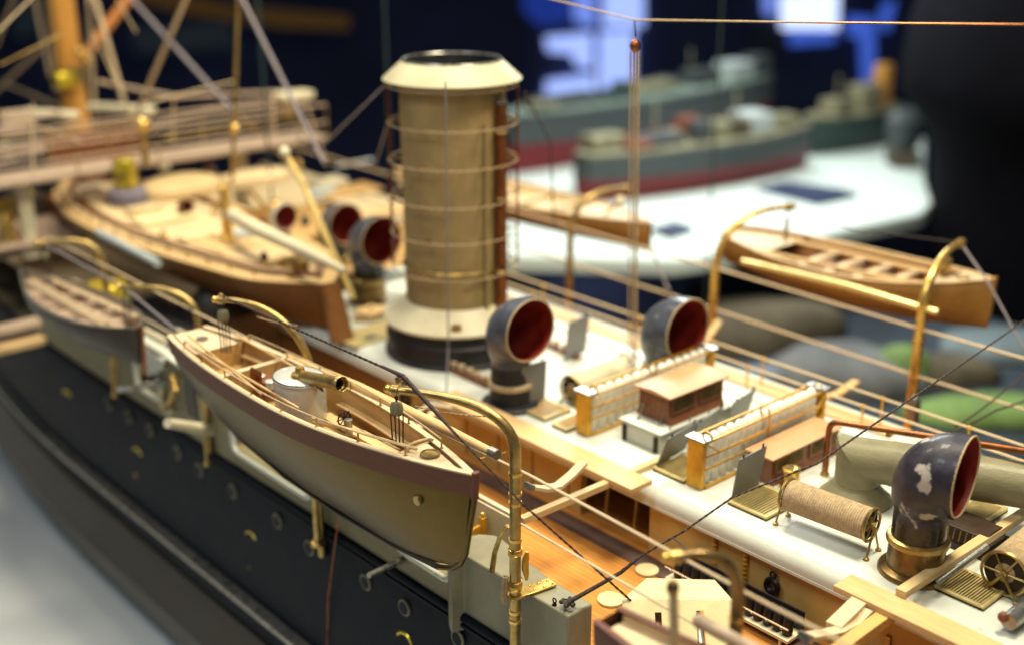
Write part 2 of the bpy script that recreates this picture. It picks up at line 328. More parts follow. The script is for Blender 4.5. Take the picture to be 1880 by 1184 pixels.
g = thing('bow_fragment', 'grey blurred bow piece on a dark stand at the table corner', 'model part', at(1655, 300, z=TZ))
MB().box(at(1655, 305, z=TZ)+Vector((0,0,.12)), (.4,.35,.22), rz=HEAD).build('stand', 'dbrown', g, bevel=.02)
MB().lathe(at(1655, 305, z=TZ)+Vector((0,0,.235)), [(.14,0),(.22,.2),(.24,.4),(.16,.52)], 20, 1.4, 1).build('bow', 'tgrey', g)
def silhouette():
    d = 13.2; c = at(2010, 300, d=d); mb = MB(); rs = []
    for py, px in ((-60,1628),(60,1612),(130,1611),(170,1618),(205,1645),(250,1684),(300,1700),(370,1712),(450,1722),(560,1735),(760,1760)):
        e = at(px, py, d=d); c0 = at(2010, py, d=d); w = (e-c0).length
        rs.append([Vector((c.x, c.y, e.z))+Vector((math.cos(a)*w*.92, math.sin(a)*w*.92, 0)) for a in (2*math.pi*k/40 for k in range(40))])
    mb.rings(rs); one('dark_mass', mb, mat('mass_black', (.003,.003,.005), .9, var=.5, scale=.8, spec=.05), 'large near black rounded mass filling the upper right corner beyond the table', 'shape')  # guessed solid put in for an unidentified dark silhouette
silhouette()
# ---- guessed low table and mounds put in for blurred reflections beyond the starboard side
def mound(px, py, z, rx, ry, h, m, label, rz=0, name='blur_mound', cat='guessed mound'):
    c = at(px, py, z=z); mb = MB(); rs = []; rx *= .8; ry *= .8; h *= .5
    rnd = random.Random(int(px)); ph = [rnd.uniform(0, 6) for _ in range(4)]
    for i in range(9):
        u = i/8; ring = []
        for k in range(28):
            a = 2*math.pi*k/28; w = 1+.13*math.sin(2*a+ph[0])+.09*math.sin(3*a+ph[1]+u*2)+.05*math.sin(7*a+ph[2])
            rr = math.cos(u*math.pi/2)**.7*w+.001
            q = Matrix.Rotation(rz, 3, 'Z') @ Vector((rx*rr*math.cos(a), ry*rr*math.sin(a), 0)); ring.append(c+q+Vector((0, 0, h*math.sin(u*math.pi/2))))
        rs.append(ring)
    mb.rings(rs); return one(name, mb, m, label, cat)
LZ = -1.9
one('low_table', MB().prism([at(px, py, z=LZ-.02) for px, py in ((1230,640),(1262,520),(1460,470),(2100,560),(2300,1100),(1500,900))], (0,0,-.2)), mat('low_table_blue', (.035,.045,.06), .5, var=.25, scale=.8), 'dark blue low table beyond the starboard rail', 'table')
mound(1370, 620, LZ, 1.5, .55, .75, 'dbrown', 'blurred brown mound left of the far davit', rz=HEAD-R(68))
mound(1550, 690, LZ, .9, .7, .55, 'rock', 'blurred grey mound behind the slack lines', rz=HEAD-R(80))
mound(1440, 690, LZ, .8, .3, .25, mat('pale_blue', (.13,.15,.19), .6), 'pale blue grey low ridge behind the starboard rail posts', rz=HEAD-R(70))
mound(1655, 700, LZ, .32, .3, .72, 'green', 'upright pale green clump left of the right davit', name='green_clump')
mound(1815, 760, LZ, .85, .42, .3, 'green', 'broad bright green patch right of the right davit', rz=HEAD-R(95), name='green_patch')
mound(1850, 640, LZ, .9, .5, .35, 'blueg', 'pale blue grey patch behind the boat stem', rz=HEAD-R(90))
mound(1730, 690, LZ, .6, .4, .4, 'dbrown', 'dark brown grey lump right of the right davit', rz=HEAD-R(90))

# ================================================================ THE SHIP
ship = thing('ship_model', 'large ironclad ship model with black side, cream bulwark and white topped deckhouse', 'model ship', (4.0, 4.5, -1.95))
YN, YF = -.6, 10.5
def xsheer(y): return 2.68+.0*y+max(0, (y-7.0))**2*.03+max(0, 1.5-y)**2*.03
def zs(y): return -.42-.012*(y-3)      # top of the black side
def hullstrip(name, prof, m, solid=0, y0=YN, y1=YF, n=46, bevel=0):
    """prof: (dx, z) pairs, dx measured from the sheer line"""
    mb = MB(); rs = []
    for i in range(n+1):
        y = lerp(y0, y1, i/n); x = xsheer(y); rs.append([Vector((x+dx, y, z+(zs(y)+.42 if rel else 0))) for dx, z, rel in prof])
    mb.rings(rs, close=False); return mb.build(name, m, ship, bevel=bevel)
hullstrip('black_side', [(.0,-.425,1),(-.012,-.5,1),(-.03,-.7,1),(-.05,-.9,1),(-.06,-1.09,0)], 'black')
hullstrip('side_shelf', [(-.06,-1.092,0),(-.12,-1.1,0),(-.125,-1.118,0),(-.06,-1.128,0)], 'steel')
hullstrip('lower_black_side', [(-.06,-1.13,0),(-.03,-1.25,0),(.0,-1.38,0)], 'black')
hullstrip('brown_boot_band', [(.0,-1.381,0),(.01,-1.395,0),(-.01,-1.4,0),(-.06,-1.55,0),(-.09,-1.68,0)], 'boot')
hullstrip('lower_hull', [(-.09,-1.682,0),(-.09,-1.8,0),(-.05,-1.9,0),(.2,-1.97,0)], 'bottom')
hullstrip('rubbing_band', [(.004,-.37,1),(-.012,-.375,1),(-.02,-.39,1),(-.02,-.405,1),(-.008,-.412,1),(-.02,-.42,1),(-.02,-.432,1),(.004,-.44,1)], 'black')
# cream upper side with two gun ports
wallmb = MB()
ports = [(3.38, 3.76, -.27, -.07), (4.44, 5.18, -.31, -.06), (6.0, 6.3, -.3, -.06)]
def side_cell(y0, y1, z0, z1):
    n = max(1, int((y1-y0)/.15)); rs = []
    for i in range(n+1):
        y = lerp(y0, y1, i/n); rs.append([Vector((xsheer(y)+.001, y, z0)), Vector((xsheer(y)+.001, y, z1)), Vector((xsheer(y)+.04, y, z1)), Vector((xsheer(y)+.04, y, z0))])
    wallmb.rings(rs)
ys = [3.33]+[v for p in ports for v in p[:2]]+[7.85]
for i in range(len(ys)-1):
    if i % 2 == 0: side_cell(ys[i], ys[i+1], -.46, 0)
    else:
        side_cell(ys[i], ys[i+1], -.46, -.29); side_cell(ys[i], ys[i+1], -.06, 0)
side_cell(2.70, 3.33, -.46, -.1) if False else None
wallmb.build('bulwark', 'hullcream', ship)
hullstrip('bulwark_low', [(.002,-.38,0),(.002,-.465,0)], 'hullcream', y0=YN, y1=2.705)
m = MB(); rs = []
for i in range(31):
    y = lerp(3.34, 7.84, i/30); rs.append([Vector((xsheer(y)+dx, y, dz)) for dx, dz in ((-.015,.0015),(-.015,.016),(.055,.016),(.055,.0015))])
m.rings(rs).build('bulwark_cap', 'white', ship)
for (y0, y1, z0, z1) in ports:      # raised rounded frames of the ports
    pts = []
    r = .05
    for cx_, cz_, a0 in ((y0+r, z0+r, 180), (y1-r, z0+r, 270), (y1-r, z1-r, 0), (y0+r, z1-r, 90)):
        for k in range(5): a = R(a0+k*22.5); pts.append(Vector((xsheer((y0+y1)/2)-.004, cx_+r*math.cos(a), cz_+r*math.sin(a))))
    pts.append(pts[0]); MB().tube(pts, .014, 8, caps=False).build('port_frame', 'white', ship)
    MB().box((xsheer(y0)+.13, (y0+y1)/2, z0-.01), (.26, y1-y0+.02, .02)).build('port_sill', 'hullcream', ship)
    MB().box((xsheer(y0)+.30, (y0+y1)/2, (z0+z1)/2), (.02, y1-y0+.1, z1-z0+.06)).build('port_shutter', 'cream', ship)
# rounded locker at the break of the bulwark
m = MB(); out = [(2.681,2.70),(2.681,3.30)]+[(2.75+.13*math.cos(R(a))*1, 3.30+.11*math.sin(R(a))) for a in (170,140,110,80,50,20,0)]+[(2.845,3.12),(2.825,3.0),(2.812,2.9),(2.812,2.70)]
m.prism([(x, y, -.46) for x, y in out], (0,0,.36)).build('locker', mat('locker_cream', (.25,.235,.16), .5, var=.14, scale=9, bump=.4, bscale=40), ship, bevel=.008)
# main deck
MB().box((4.05, 3.2, -.345), (2.72, 8.0, .03)).build('main_deck', 'deck', ship)
MB().box((3.47, 2.6, -.327), (.10, 5.5, .006)).build('waterway', mat('waterway_dark', (.10,.06,.05), .6, var=.3), ship)
MB().box((4.6, 8.9, -.2), (3.3, 3.2, .03)).build('fore_deck', 'pdeck', ship)
MB().box((3.3, 9.0, -.5), (1.1, 3, .02)).build('lower_fore_deck', 'dbrown', ship)
# starboard side
MB().box((5.38, 4.5, -.6), (.05, 12, .6)).build('starboard_side', 'hullcream', ship)
# casing (deckhouse) with white roof and rounded edge
X0, X1 = 3.53, 4.66
prof = [(X0+.035, -.072)]
prof += [(X0+.07+.07*math.cos(R(a)), -.07+.07*math.sin(R(a))) for a in range(190, 89, -10)]
prof += [(X1-.07+.07*math.cos(R(a)), -.07+.07*math.sin(R(a))) for a in range(90, -11, -10)]+[(X1-.035, -.075)]
rs = [[Vector((x, y, z)) for x, z in prof] for y in (-.8, .5, 1.5, 2.5, 3.5, 4.5, 5.5, 6.2)]
MB().rings(rs).build('deckhouse_roof', 'white', ship)
MB().box((X0+.012, 2.6, -.086), (.03, 7, .012)).build('roof_edging', 'white', ship)
MB().box((X1+.1, 3.6, -.012), (.26, 6.5, .03)).build('starboard_walkway', 'white', ship)
MB().box((X1+.13, 3.9, .006), (.12, 2.5, .014)).build('walkway_planks', 'plank', ship, bevel=.002)
def wallrun(y0, y1, m, x=X0+.035): MB().box((x+.02, (y0+y1)/2, -.205), (.04, y1-y0, .25)).build('deckhouse_wall', m, ship)
wallrun(-.8, 3.09, 'wall'); wallrun(3.52, 5.05, 'wall')
wallrun(5.05, 6.2, 'brownhull')  # shade put into a browner colour on this wall run
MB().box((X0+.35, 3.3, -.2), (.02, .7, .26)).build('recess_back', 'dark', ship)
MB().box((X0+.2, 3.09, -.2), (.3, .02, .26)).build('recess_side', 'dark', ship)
for y in (3.24, 3.42): MB().tube([(X0+.1, y, -.33), (X0+.16, y+.03, -.08)], .007).build('recess_post', 'wall', ship)
for y in (2.02, 1.66): MB().box((X0+.0335, y, -.2), (.004, .006, .23)).build('door_seam', 'dark', ship)
MB().box((X0+.028, 1.9, -.2), (.012, .02, .05)).build('door_handle', 'dbrass', ship)
for y in (2.72, 2.56):
    m = MB()
    for k in range(9): m.ball((X0+.025, y, -.1-k*.021), .0125, 8, .9)
    m.build('wall_chain', 'orange', ship)
m = MB(); m.torus((X0+.02, 2.42, -.2), .028, .012, 24, MX); m.torus((X0+.022, 2.42, -.15), .013, .005, 16, MX); m.build('wall_ring', 'shot', ship)
m = MB(); m.torus((X0+.02, 4.86, -.17), .035, .014, 24, MX); m.build('wall_ring', 'shot', ship)
MB().box((X0+.02, 4.72, -.22), (.05, .09, .09)).build('wall_locker', 'red_wood', ship, bevel=.004)
for y in (3.6, 3.85, 4.1, 4.35): MB().box((X0+.0335, y, -.2), (.004, .008, .23)).build('wall_seam', 'red_wood', ship)
MB().box((3.75, 5.42, .006), (.42, .24, .012), rz=0).build('roof_mat', 'gold', ship)
# portholes, brows and little fittings of the black side
def sideat(px, py, dx=0): return at(px, py, x=2.655+dx)
for px, py in ((233,765),(272,790),(323,831),(364,863),(425,902),(507,957),(566,1006),(669,1069),(740,1116),(838,1173),(196,742)):
    p = sideat(px, py); t = MB().torus((2.657, p.y, p.z), .034, .006, 24, MX).build('porthole', 'cream' if False else mat('porthole_rim', (.2,.19,.14), .45), ship) if False else None
    q = MB().torus((2.662, p.y, p.z), .034, .0065, 24, MX); o = q.build('porthole', M['duct'], ship)
    MB().lathe((2.655, p.y, p.z), [(.001,0),(.031,0),(.031,.012)], 20, m=MX).build('glass', M['black'], o)
for px, py in ((123,724),(253,831),(462,986),(744,1173)):
    p = sideat(px, py); MB().torus((2.655, p.y, p.z-.03), .06, .008, 14, MX, arc=(R(120), R(240))).build('porthole_brow', 'tyel', ship)
for px, py in ((335,970),(437,1086),(548,1141),(450,1040),(247,900),(255,870),(166,838),(172,860),(449,1058),(465,1040),(560,1178)):
    p = sideat(px, py); MB().lathe((2.63, p.y, p.z), [(.001,0),(.012,0),(.016,.02)], 10, m=MX).build('side_fitting', 'dbrass', ship)
# side chain
m = MB(); m.tube([(2.64, at(622,930,x=2.64).y, -.25), (2.63, at(603,1095,x=2.63).y, at(603,1095,x=2.63).z), (2.62, at(596,1184,x=2.62).y, at(596,1184,x=2.62).z-.2)], .0035, 6)
one('side_chain', m, 'copper', 'thin reddish line hanging down the black side under the launch', 'chain')

# ---------------------------------------------------------------- funnel
FX, FY = 3.99, 4.95
fn = thing('funnel', 'tall buff funnel with flared cream cap and black base drum', 'funnel', (FX, FY, 0))
MB().lathe((FX, FY, 0), [(.40,.0),(.40,.02),(.385,.03),(.385,.10),(.392,.105),(.392,.12),(.38,.13),(.375,.19)], 64).build('base_drum', 'pblack', fn)
MB().lathe((FX, FY, 0), [(.37,.192),(.40,.192),(.402,.205),(.36,.245),(.31,.28),(.285,.305)], 64).build('apron', 'cream', fn)
MB().lathe((FX, FY, 0), [(.276,.28),(.276,.9),(.282,1.5),(.26,1.5),(.24,1.3)], 64, caps=False).build('stack', 'funnel', fn)
MB().lathe((FX, FY, 0), [(.283,1.475),(.36,1.498),(.367,1.503),(.362,1.509),(.262,1.598),(.256,1.598)], 64, caps=False).build('cap', mat('cap_cream', (.42,.39,.26), .42, var=.1, scale=5, bump=.2, bscale=40, spots=((.4,.3,.12), 12, .69)), fn)
MB().lathe((FX, FY, 0), [(.254,1.598),(.250,1.40),(.001,1.40)], 48, caps=False).build('throat', 'pblack', fn)  # inner surface made dark by a separate black lining
MB().torus((FX, FY, 1.60), .259, .006, 64).build('cap_ring', 'steel', fn)
MB().torus((FX, FY, .505), .281, .009, 64).build('band', 'dbrass', fn)
def ringz(py): return at(850, py, d=math.hypot(FX, FY)-.33).z
zr = [ringz(v) for v in (172, 243, 314, 383, 449, 515)]
for z in zr:
    h = MB().torus((FX, FY, z), .345, .0036, 64).build('hoop', 'rope', fn)
    for k in range(6):
        a = R(20+60*k); MB().tube([(FX+.278*math.cos(a), FY+.278*math.sin(a), z), (FX+.345*math.cos(a), FY+.345*math.sin(a), z)], .005, 6).build('hoop_bracket', 'dbrass', h)
for a in (HEAD+R(90), HEAD+R(83), HEAD-R(90), HEAD-R(83)):
    MB().tube([(FX+.345*math.cos(a), FY+.345*math.sin(a), zr[-1]), (FX+.345*math.cos(a), FY+.345*math.sin(a), 1.46)], .005, 6).build('hoop_stay', 'copper', fn)
for k in range(4):   # little hooks on the stack face
    for z in (zr[0]+.02, zr[0]-.22, zr[2], zr[3]-.06):
        a = HEAD+R(180-40+k*27); MB().tube([(FX+.287*math.cos(a), FY+.287*math.sin(a), z), (FX+.30*math.cos(a), FY+.30*math.sin(a), z-.04)], .004, 6).build('hook', 'dbrass', fn) if (k+int(z*10)) % 2 else None
a = HEAD+R(180+56); pxx = .31
pp = MB().tube([(FX+pxx*math.cos(a), FY+pxx*math.sin(a), .25), (FX+pxx*math.cos(a), FY+pxx*math.sin(a), 1.41)], .031, 18).build('steam_pipe', 'copper', fn)
MB().lathe((FX+pxx*math.cos(a), FY+pxx*math.sin(a), 1.41), [(.033,-.012),(.033,.004),(.02,.004)], 16).build('pipe_lip', 'steel', pp)
for z in (.5, .9, 1.25): MB().torus((FX+pxx*math.cos(a), FY+pxx*math.sin(a), z), .034, .006, 18).build('pipe_clip', 'dbrass', pp)
a = HEAD+R(180+38)
MB().tube([(FX+.29*math.cos(a), FY+.29*math.sin(a), .3), (FX+.29*math.cos(a), FY+.29*math.sin(a), 1.30)], .011, 8).build('slim_pipe', 'funnel', fn)
a = HEAD+R(180+3); MB().box((FX+.37*math.cos(a), FY+.37*math.sin(a), .245), (.03,.05,.03), rz=a).build('apron_step', 'dbrass', fn)

# ---------------------------------------------------------------- ventilator cowls
def cowl(x, y, label, rn=.1, rm=.158, zm=.438, dy=.13, zring=.145, metal='bronze', coll='dbrass', turn=0, shell='cowl', flange=.135, z0=0, name='ventilator_cowl', neckm='neck', group='ventilator cowls with red mouths'):
    t = thing(name, label, 'ventilator', (x, y, z0), group); TR = Matrix.Rotation(R(turn), 3, 'Z')
    C = Vector((x, y, z0)); zb = zm-.185*rm/.158
    MB().lathe(C, [(flange*.4,0),(flange,0),(flange,.012),(flange*.96,.02),(flange*.88,.024),(rn*1.05,.028),(rn*1.05,zring-.015)], 40).build('base', metal, t)
    MB().lathe(C, [(rn*.9,zring-.016),(rn*1.14,zring-.016),(rn*1.17,zring-.006),(rn*1.14,zring+.006),(rn*1.05,zring+.012),(rn*.9,zring+.012)], 40, caps=False).build('collar', coll, t)
    MB().lathe(C, [(rn*1.0,zring+.01),(rn*.99,zb-.03)], 40, caps=False).build('neck', neckm, t)
    def secs(inset, a0=0):
        rs = []
        n = 16
        for i in range(n+3):
            if i <= n:
                a = R(90)*i/n; cy = -dy+dy*math.cos(a); cz = zb+(zm-zb)*math.sin(a)
                r = rn+(rm*.97-rn)*math.sin(min(R(90), a*1.75))**.9+rm*.03*math.sin(a); ey = math.cos(a); ez = math.sin(a)
                if i == 0: r = rn*.99
            else:
                cy = -dy-.012*(i-n)*rm/.158; cz = zm; ey, ez = 0, 1; r = rm*(1+.008*(i-n))
            r -= inset
            rs.append([C+TR @ Vector((r*math.cos(b), cy+r*math.sin(b)*ey, cz+r*math.sin(b)*ez)) for b in (2*math.pi*k/40 for k in range(40))])
        return rs
    rs = secs(0); low = [[p+Vector((0,0,-.03)) for p in rs[0]]]
    MB().rings(low+rs, caps=False).build('hood', shell, t)
    rs = secs(.006); low = [[Vector((p.x, p.y, z0+zring+.02)) for p in rs[0]]]
    MB().rings(low+rs, caps=False).build('hood_lining', 'red', t)
    MB().lathe(C+Vector((0,0,zring+.022)), [(.001,0),(rn*.97,0)], 30, caps=False).build('shaft_floor', 'dark', t)
    MB().torus(C+TR @ Vector((0, -dy-.024*rm/.158, zm)), rm*1.012-.003, .0038*rm/.158+.0008, 48, TR @ MY).build('rim', 'rope', t)
    return t
cowl(3.762, 1.94, 'big black cowl with chipped paint and brass foot on the near right roof', turn=11, dy=.115, rm=.152)
cowl(3.675, 4.135, 'black cowl standing right of the funnel base with a cream ring round its neck', metal='pblack', coll='rope', neckm='pblack', shell='cowlg', zring=.122, zm=.43, flange=.15, rm=.155, dy=.12)
cowl(4.47, 3.83, 'black cowl behind the far hammock rack, seen from its red mouth', zm=.325, zring=.08, dy=.13, rm=.163, shell='cowlg', metal='pblack')
cowl(4.10, 5.95, 'blurred grey cowl left of the funnel, its red mouth crossed by a wire', zm=.42, shell='cowlg', rm=.15)
cowl(4.3, 6.62, 'smaller blurred grey cowl farthest left beside the diagonal brass pole', zm=.355, zring=.1, rm=.135, rn=.085, dy=.12, shell='cowlg')

# ---------------------------------------------------------------- rope reels
def ropereel(p, q, r, label, m='rope', legs=True, cat='rope reel', mesh=95, disc='dbrass'):
    p = Vector(p); q = Vector(q); ax = (q-p); L_ = ax.length; rot = ax.to_track_quat('Z', 'Y').to_matrix()
    t = thing('rope_reel', label, cat, ((p+q)/2).xy.to_3d(), 'rope reels on the deckhouse roof')
    prof = [(r*.3, 0)]
    n = int(L_/.0105)
    for i in range(n*4+1):
        u = i/(n*4); prof.append((r*(.94+.055*abs(math.sin(math.pi*n*u))), L_*.02+L_*.96*u))
    prof.append((r*.3, L_))
    MB().lathe(p, prof, 36, m=rot).build('wound_rope', m, t)
    for e, s in ((p, -1), (q, 1)):
        c = e-ax.normalized()*(-s)*.004
        ring = MB().torus(c, r, .006, 36, rot).build('flange', disc, t)
        sp = MB()
        for k in range(6):
            a = R(60*k); d = rot @ Vector((math.cos(a), math.sin(a), 0)); sp.tube([c, c+d*r*.98], .004, 6)
        sp.lathe(c-rot @ Vector((0,0,.012)), [(.001,0),(.014,0),(.014,.024),(.001,.024)], 12, m=rot)
        sp.build('spokes', disc, ring)
        MB().lathe(c+ax.normalized()*(-s)*.006, [(.001,0),(r*.9,0)], 28, m=rot, caps=False).build('disc', 'sgold', ring)
        if legs:
            side = ax.normalized().cross(Vector((0,0,1)))
            for g in (-1, 1):
                f = (c+side*g*r*.75); f.z = .004
                lg = MB().tube([c+ax.normalized()*s*.012, f+ax.normalized()*s*.016], .0045, 8)
                lg.lathe(f+ax.normalized()*s*.016, [(.001,-.003),(.013,-.003),(.011,.005),(.001,.008)], 12); lg.build('leg', disc, t)
    return t
ropereel((3.745, 2.13, .125), (3.715, 2.49, .125), .066, 'long hemp rope reel on splayed legs left of the near cowl')
ropereel((3.90, 3.93, .078), (4.30, 3.95, .078), .072, 'cream rope reel lying behind the left hammock rack', m='cream')
ropereel((3.85, 1.64, .092), (4.28, 1.66, .092), .084, 'hemp rope reel with brass spoked end at the right edge')

# ---------------------------------------------------------------- hammock racks
def rack(y, x0, x1, label, h=.215, w=.085):
    t = thing('hammock_rack', label, 'rack', ((x0+x1)/2, y, 0), 'brass hammock racks')
    for x in (x0, x1):
        MB().box((x+(.012 if x == x0 else -.012), y, h/2+.004), (.024, w, h), 0).build('end_post', 'orange', t, bevel=.003)
        MB().box((x+(.02 if x == x0 else -.02), y, h+.0065), (.06, w+.02, .005)).build('post_cap', 'steel', t)
    n = 14
    for s in (-1, 1):
        for z, hh in ((h-.004, .010), (h*.68, .008), (h*.42, .008), (.012, .014)):
            MB().box(((x0+x1)/2, y+s*w/2, z), (x1-x0-.05, .007, hh)).build('rail', 'orange', t)
        xm = (x0+x1)/2; MB().box((xm, y+s*(w/2+.0065), h/2), (.008, .005, h*.92)).build('upright', 'orange', t)
        MB().beam((x0+.03, y+s*(w/2+.006), h*.92), (x0+.10, y+s*(w/2+.006), h*.7), .004, .006).build('brace', 'brass', t)
        MB().beam((x1-.03, y+s*(w/2+.006), h*.92), (x1-.14, y+s*(w/2+.006), h*.3), .004, .006).build('brace', 'brass', t)
    for k in range(n):
        x = lerp(x0+.062, x1-.062, k/(n-1)); r = .0262
        jy = random.uniform(-.004, .004)
        MB().lathe((x, y+jy, .012), [(r*.9,0),(r,.01),(r,h-.04),(r*.9,h-.024),(r*.68,h-.012),(r*.35,h-.005),(.001,h-.003)], 14).build('rolled_hammock', 'tube', t)
    MB().box(((x0+x1)/2, y, .005), (x1-x0-.05, w-.01, .008)).build('bottom_tray', 'white', t)
    for x in (x0+.05, (x0+x1)/2, x1-.05):
        MB().torus((x, y-w*.25, h+.008), .024, .0042, 20, MX, arc=(0, 2*math.pi*.999)).build('lifting_ring', 'dbrass', t)
    return t
rack(3.635, 3.68, 4.60, 'left brass rack of white rolled hammocks in front of the far cowl')
rack(2.935, 3.66, 4.56, 'right brass rack of white rolled hammocks, nearest the big cowl', h=.225)

# ---------------------------------------------------------------- grey deckhouse box and skylights
bx = thing('hatch_box', 'pale grey box between the two hammock racks with two dark slots', 'hatch', (4.1, 3.37, 0))
MB().box((4.10, 3.37, .05), (.6, .235, .096)).build('body', mat('box_grey', (.50,.49,.40), .5, var=.1, scale=8, bump=.3, bscale=50), bx, bevel=.003)
MB().box((4.10, 3.37, .1005), (.625, .26, .008)).build('lid', 'white', bx, bevel=.002)
for y in (3.47, 3.275): MB().box((3.797, y, .04), (.012, .022, .075)).build('slot', 'sgold', bx)
for x in (3.86, 4.0, 4.14, 4.28, 4.38): MB().tube([(x, 3.25, .106), (x, 3.25, .13)], .004, 6).build('pin', 'steel', bx)
def skylight(x0, x1, y0, y1, z0, z1, label, roof_over=.02, nwin=2, flatroof=False):
    t = thing('wooden_skylight', label, 'skylight', ((x0+x1)/2, (y0+y1)/2, z0))
    fl = .012
    m = MB(); ym = (y0+y1)/2
    rs = []
    for x in (x0, x1): rs.append([Vector((x,y0-fl*1.5,z0)), Vector((x,y0-fl*.3,z0+.03)), Vector((x,y0,z0+.05)), Vector((x,y0,z1-.004)), Vector((x,y1,z1-.004)), Vector((x,y1,z0+.05)), Vector((x,y1+fl*.3,z0+.03)), Vector((x,y1+fl*1.5,z0))])
    m.rings(rs).build('body', 'red_wood', t, bevel=.002)
    o_ = roof_over
    rise = .012 if not flatroof else .004
    MB().prism([(x0-o_, y0-o_, z1), (x0-o_, ym, z1+rise), (x0-o_, y1+o_, z1), (x0-o_, y1+o_, z1-.007), (x0-o_, y0-o_, z1-.007)][::-1], (x1-x0+2*o_, 0, 0)).build('roof', 'roofwood', t)
    for k in range(nwin):
        a = lerp(x0, x1, (k+.14)/nwin); b = lerp(x0, x1, (k+.86)/nwin); zc = lerp(z0+.04, z1, .52); hh = (z1-z0)*.46
        f = MB().box(((a+b)/2, y0-.001, zc), (b-a, .006, hh)).build('window', 'dark', t)
        g = MB(); nb = int((b-a)/.012)
        for j in range(nb): g.tube([(lerp(a, b, (j+.5)/nb), y0-.006, zc-hh/2), (lerp(a, b, (j+.5)/nb), y0-.006, zc+hh/2)], .0014, 5)
        g.build('window_bars', 'dbrass', f)
        for e in (a-.008, b+.008): MB().box((e, y0-.003, zc), (.012, .008, hh+.02)).build('window_stile', 'red_wood', t)
        for e in (zc-hh/2-.008, zc+hh/2+.006): MB().box(((a+b)/2, y0-.0045, e), (b-a+.02, .006, .01)).build('window_rail', 'red_wood', t)
    return t
skylight(3.89, 4.28, 3.285, 3.47, .106, .25, 'mahogany skylight with barred windows standing on the grey box')
skylight(3.93, 4.43, 2.73, 2.86, .0, .125, 'low mahogany skylight with barred side in front of the right hammock rack', flatroof=True, roof_over=.010)
g = thing('deck_levers', 'pair of slim levers with ball heads before the mahogany skylight', 'levers', (3.86, 3.36, .106))
for x, y in ((3.87, 3.32), (3.845, 3.43)):
    MB().tube([(x, y, .106), (x+.03, y+.0, .165)], .0035, 8).ball((x+.031, y, .168), .008).ball((x, y, .109), .009).build('lever', 'steel', g)

# ---------------------------------------------------------------- gratings with their raised lids
def grating(x0, x1, y0, y1, label, alongx=True, n=11, m='gold', frame='gold'):
    t = thing('deck_grating', label, 'grating', ((x0+x1)/2, (y0+y1)/2, .0), 'brass deck gratings')
    MB().box(((x0+x1)/2, (y0+y1)/2, .005), (x1-x0, y1-y0, .008)).build('base', 'sgold', t)
    f = MB(); w = .014
    f.box(((x0+x1)/2, y0+w/2, .011), (x1-x0, w, .018)); f.box(((x0+x1)/2, y1-w/2, .011), (x1-x0, w, .018))
    f.box((x0+w/2, (y0+y1)/2, .011), (w, y1-y0-2*w, .018)); f.box((x1-w/2, (y0+y1)/2, .011), (w, y1-y0-2*w, .018)); f.build('frame', frame, t, bevel=.002)
    s_ = MB()
    for k in range(n):
        if alongx: s_.box(((x0+x1)/2, lerp(y0+w, y1-w, (k+.5)/n), .013), (x1-x0-2*w, (y1-y0-2*w)/n*.45, .010))
        else: s_.box((lerp(x0+w, x1-w, (k+.5)/n), (y0+y1)/2, .013), ((x1-x0-2*w)/n*.55, y1-y0-2*w, .008))
    s_.build('slats', m, t); return t
def lid(pa, pb, top, h, label, m='grey', lean=0, group='grey raised hatch lids'):
    """sheet standing on the edge pa-pb (pixels, on the roof), leaning"""
    a = Vector(pa); b = Vector(pb); e = (b-a).normalized(); n = Vector((-e.y, e.x, 0)); up = (Vector((0,0,1))*math.cos(lean)+n*math.sin(lean))
    r = thing('raised_lid', label, 'hatch lid', (a+b)/2, group)
    MB().prism([a, b, b+up*h, a+up*h], n*.006).build('sheet', m, r, bevel=.0015)
    MB().tube([b+up*h-e*.03+n*.003, b+up*h*1.0+up*.02-e*.03+n*.003], .0045, 6).build('catch', 'shot', r)
    MB().tube([a+up*h+e*.03+n*.003, a+up*h*1.0+up*.012+e*.03+n*.003], .0045, 6).build('catch', 'shot', r)
    return r
grating(3.65, 3.83, 3.86, 4.08, 'tan slatted grating in front of the left reel and its grey lid', m='plank', n=8)
grating(3.64, 3.80, 3.70, 3.80, 'small grating half hidden by the left hammock rack end', m='plank', n=6)
grating(3.655, 3.86, 2.985, 3.165, 'fine brass grating left of the right hammock rack end')
grating(3.655, 3.89, 2.545, 2.745, 'fine brass grating between the leaning lid and the rope reel', n=12)
grating(4.27, 4.47, 1.93, 2.07, 'brass grating under the thick duct behind the near cowl', n=12)
grating(3.70, 3.895, 1.63, 1.825, 'dark brass grating beside the brass spoked reel at the right', n=15)
grating(3.86, 4.03, 4.28, 4.44, 'blurred tan grating behind the cream reel', m='plank', n=8)
grating(3.66, 3.86, 1.20, 1.36, 'brass grating cut by the right edge of the picture', n=12)
lid(at(955,748,z=.012), at(1000,735,z=.012), 0, .225, 'grey lid standing upright beside the cowl neck', lean=R(-4))
lid(at(1037,664,z=.012), at(1075,645,z=.012), 0, .23, 'grey lid standing behind the cream reel', lean=R(-6))
lid(at(1205,857,z=.012), at(1258,824,z=.012), 0, .165, 'grey lid leaning left of the right hammock rack', lean=R(-20))
lid(at(1262,826,z=.012), at(1310,790,z=.012), 0, .15, 'middle grey lid leaning on the far side of the grey box', lean=R(-18))
lid(at(1330,790,z=.012), at(1372,762,z=.012), 0, .16, 'grey lid nearest the skylight end, leaning behind the right rack', lean=R(-14))
lid(at(1343,918,z=.012), at(1393,890,z=.012), 0, .20, 'grey lid leaning against the low mahogany skylight', lean=R(-8))

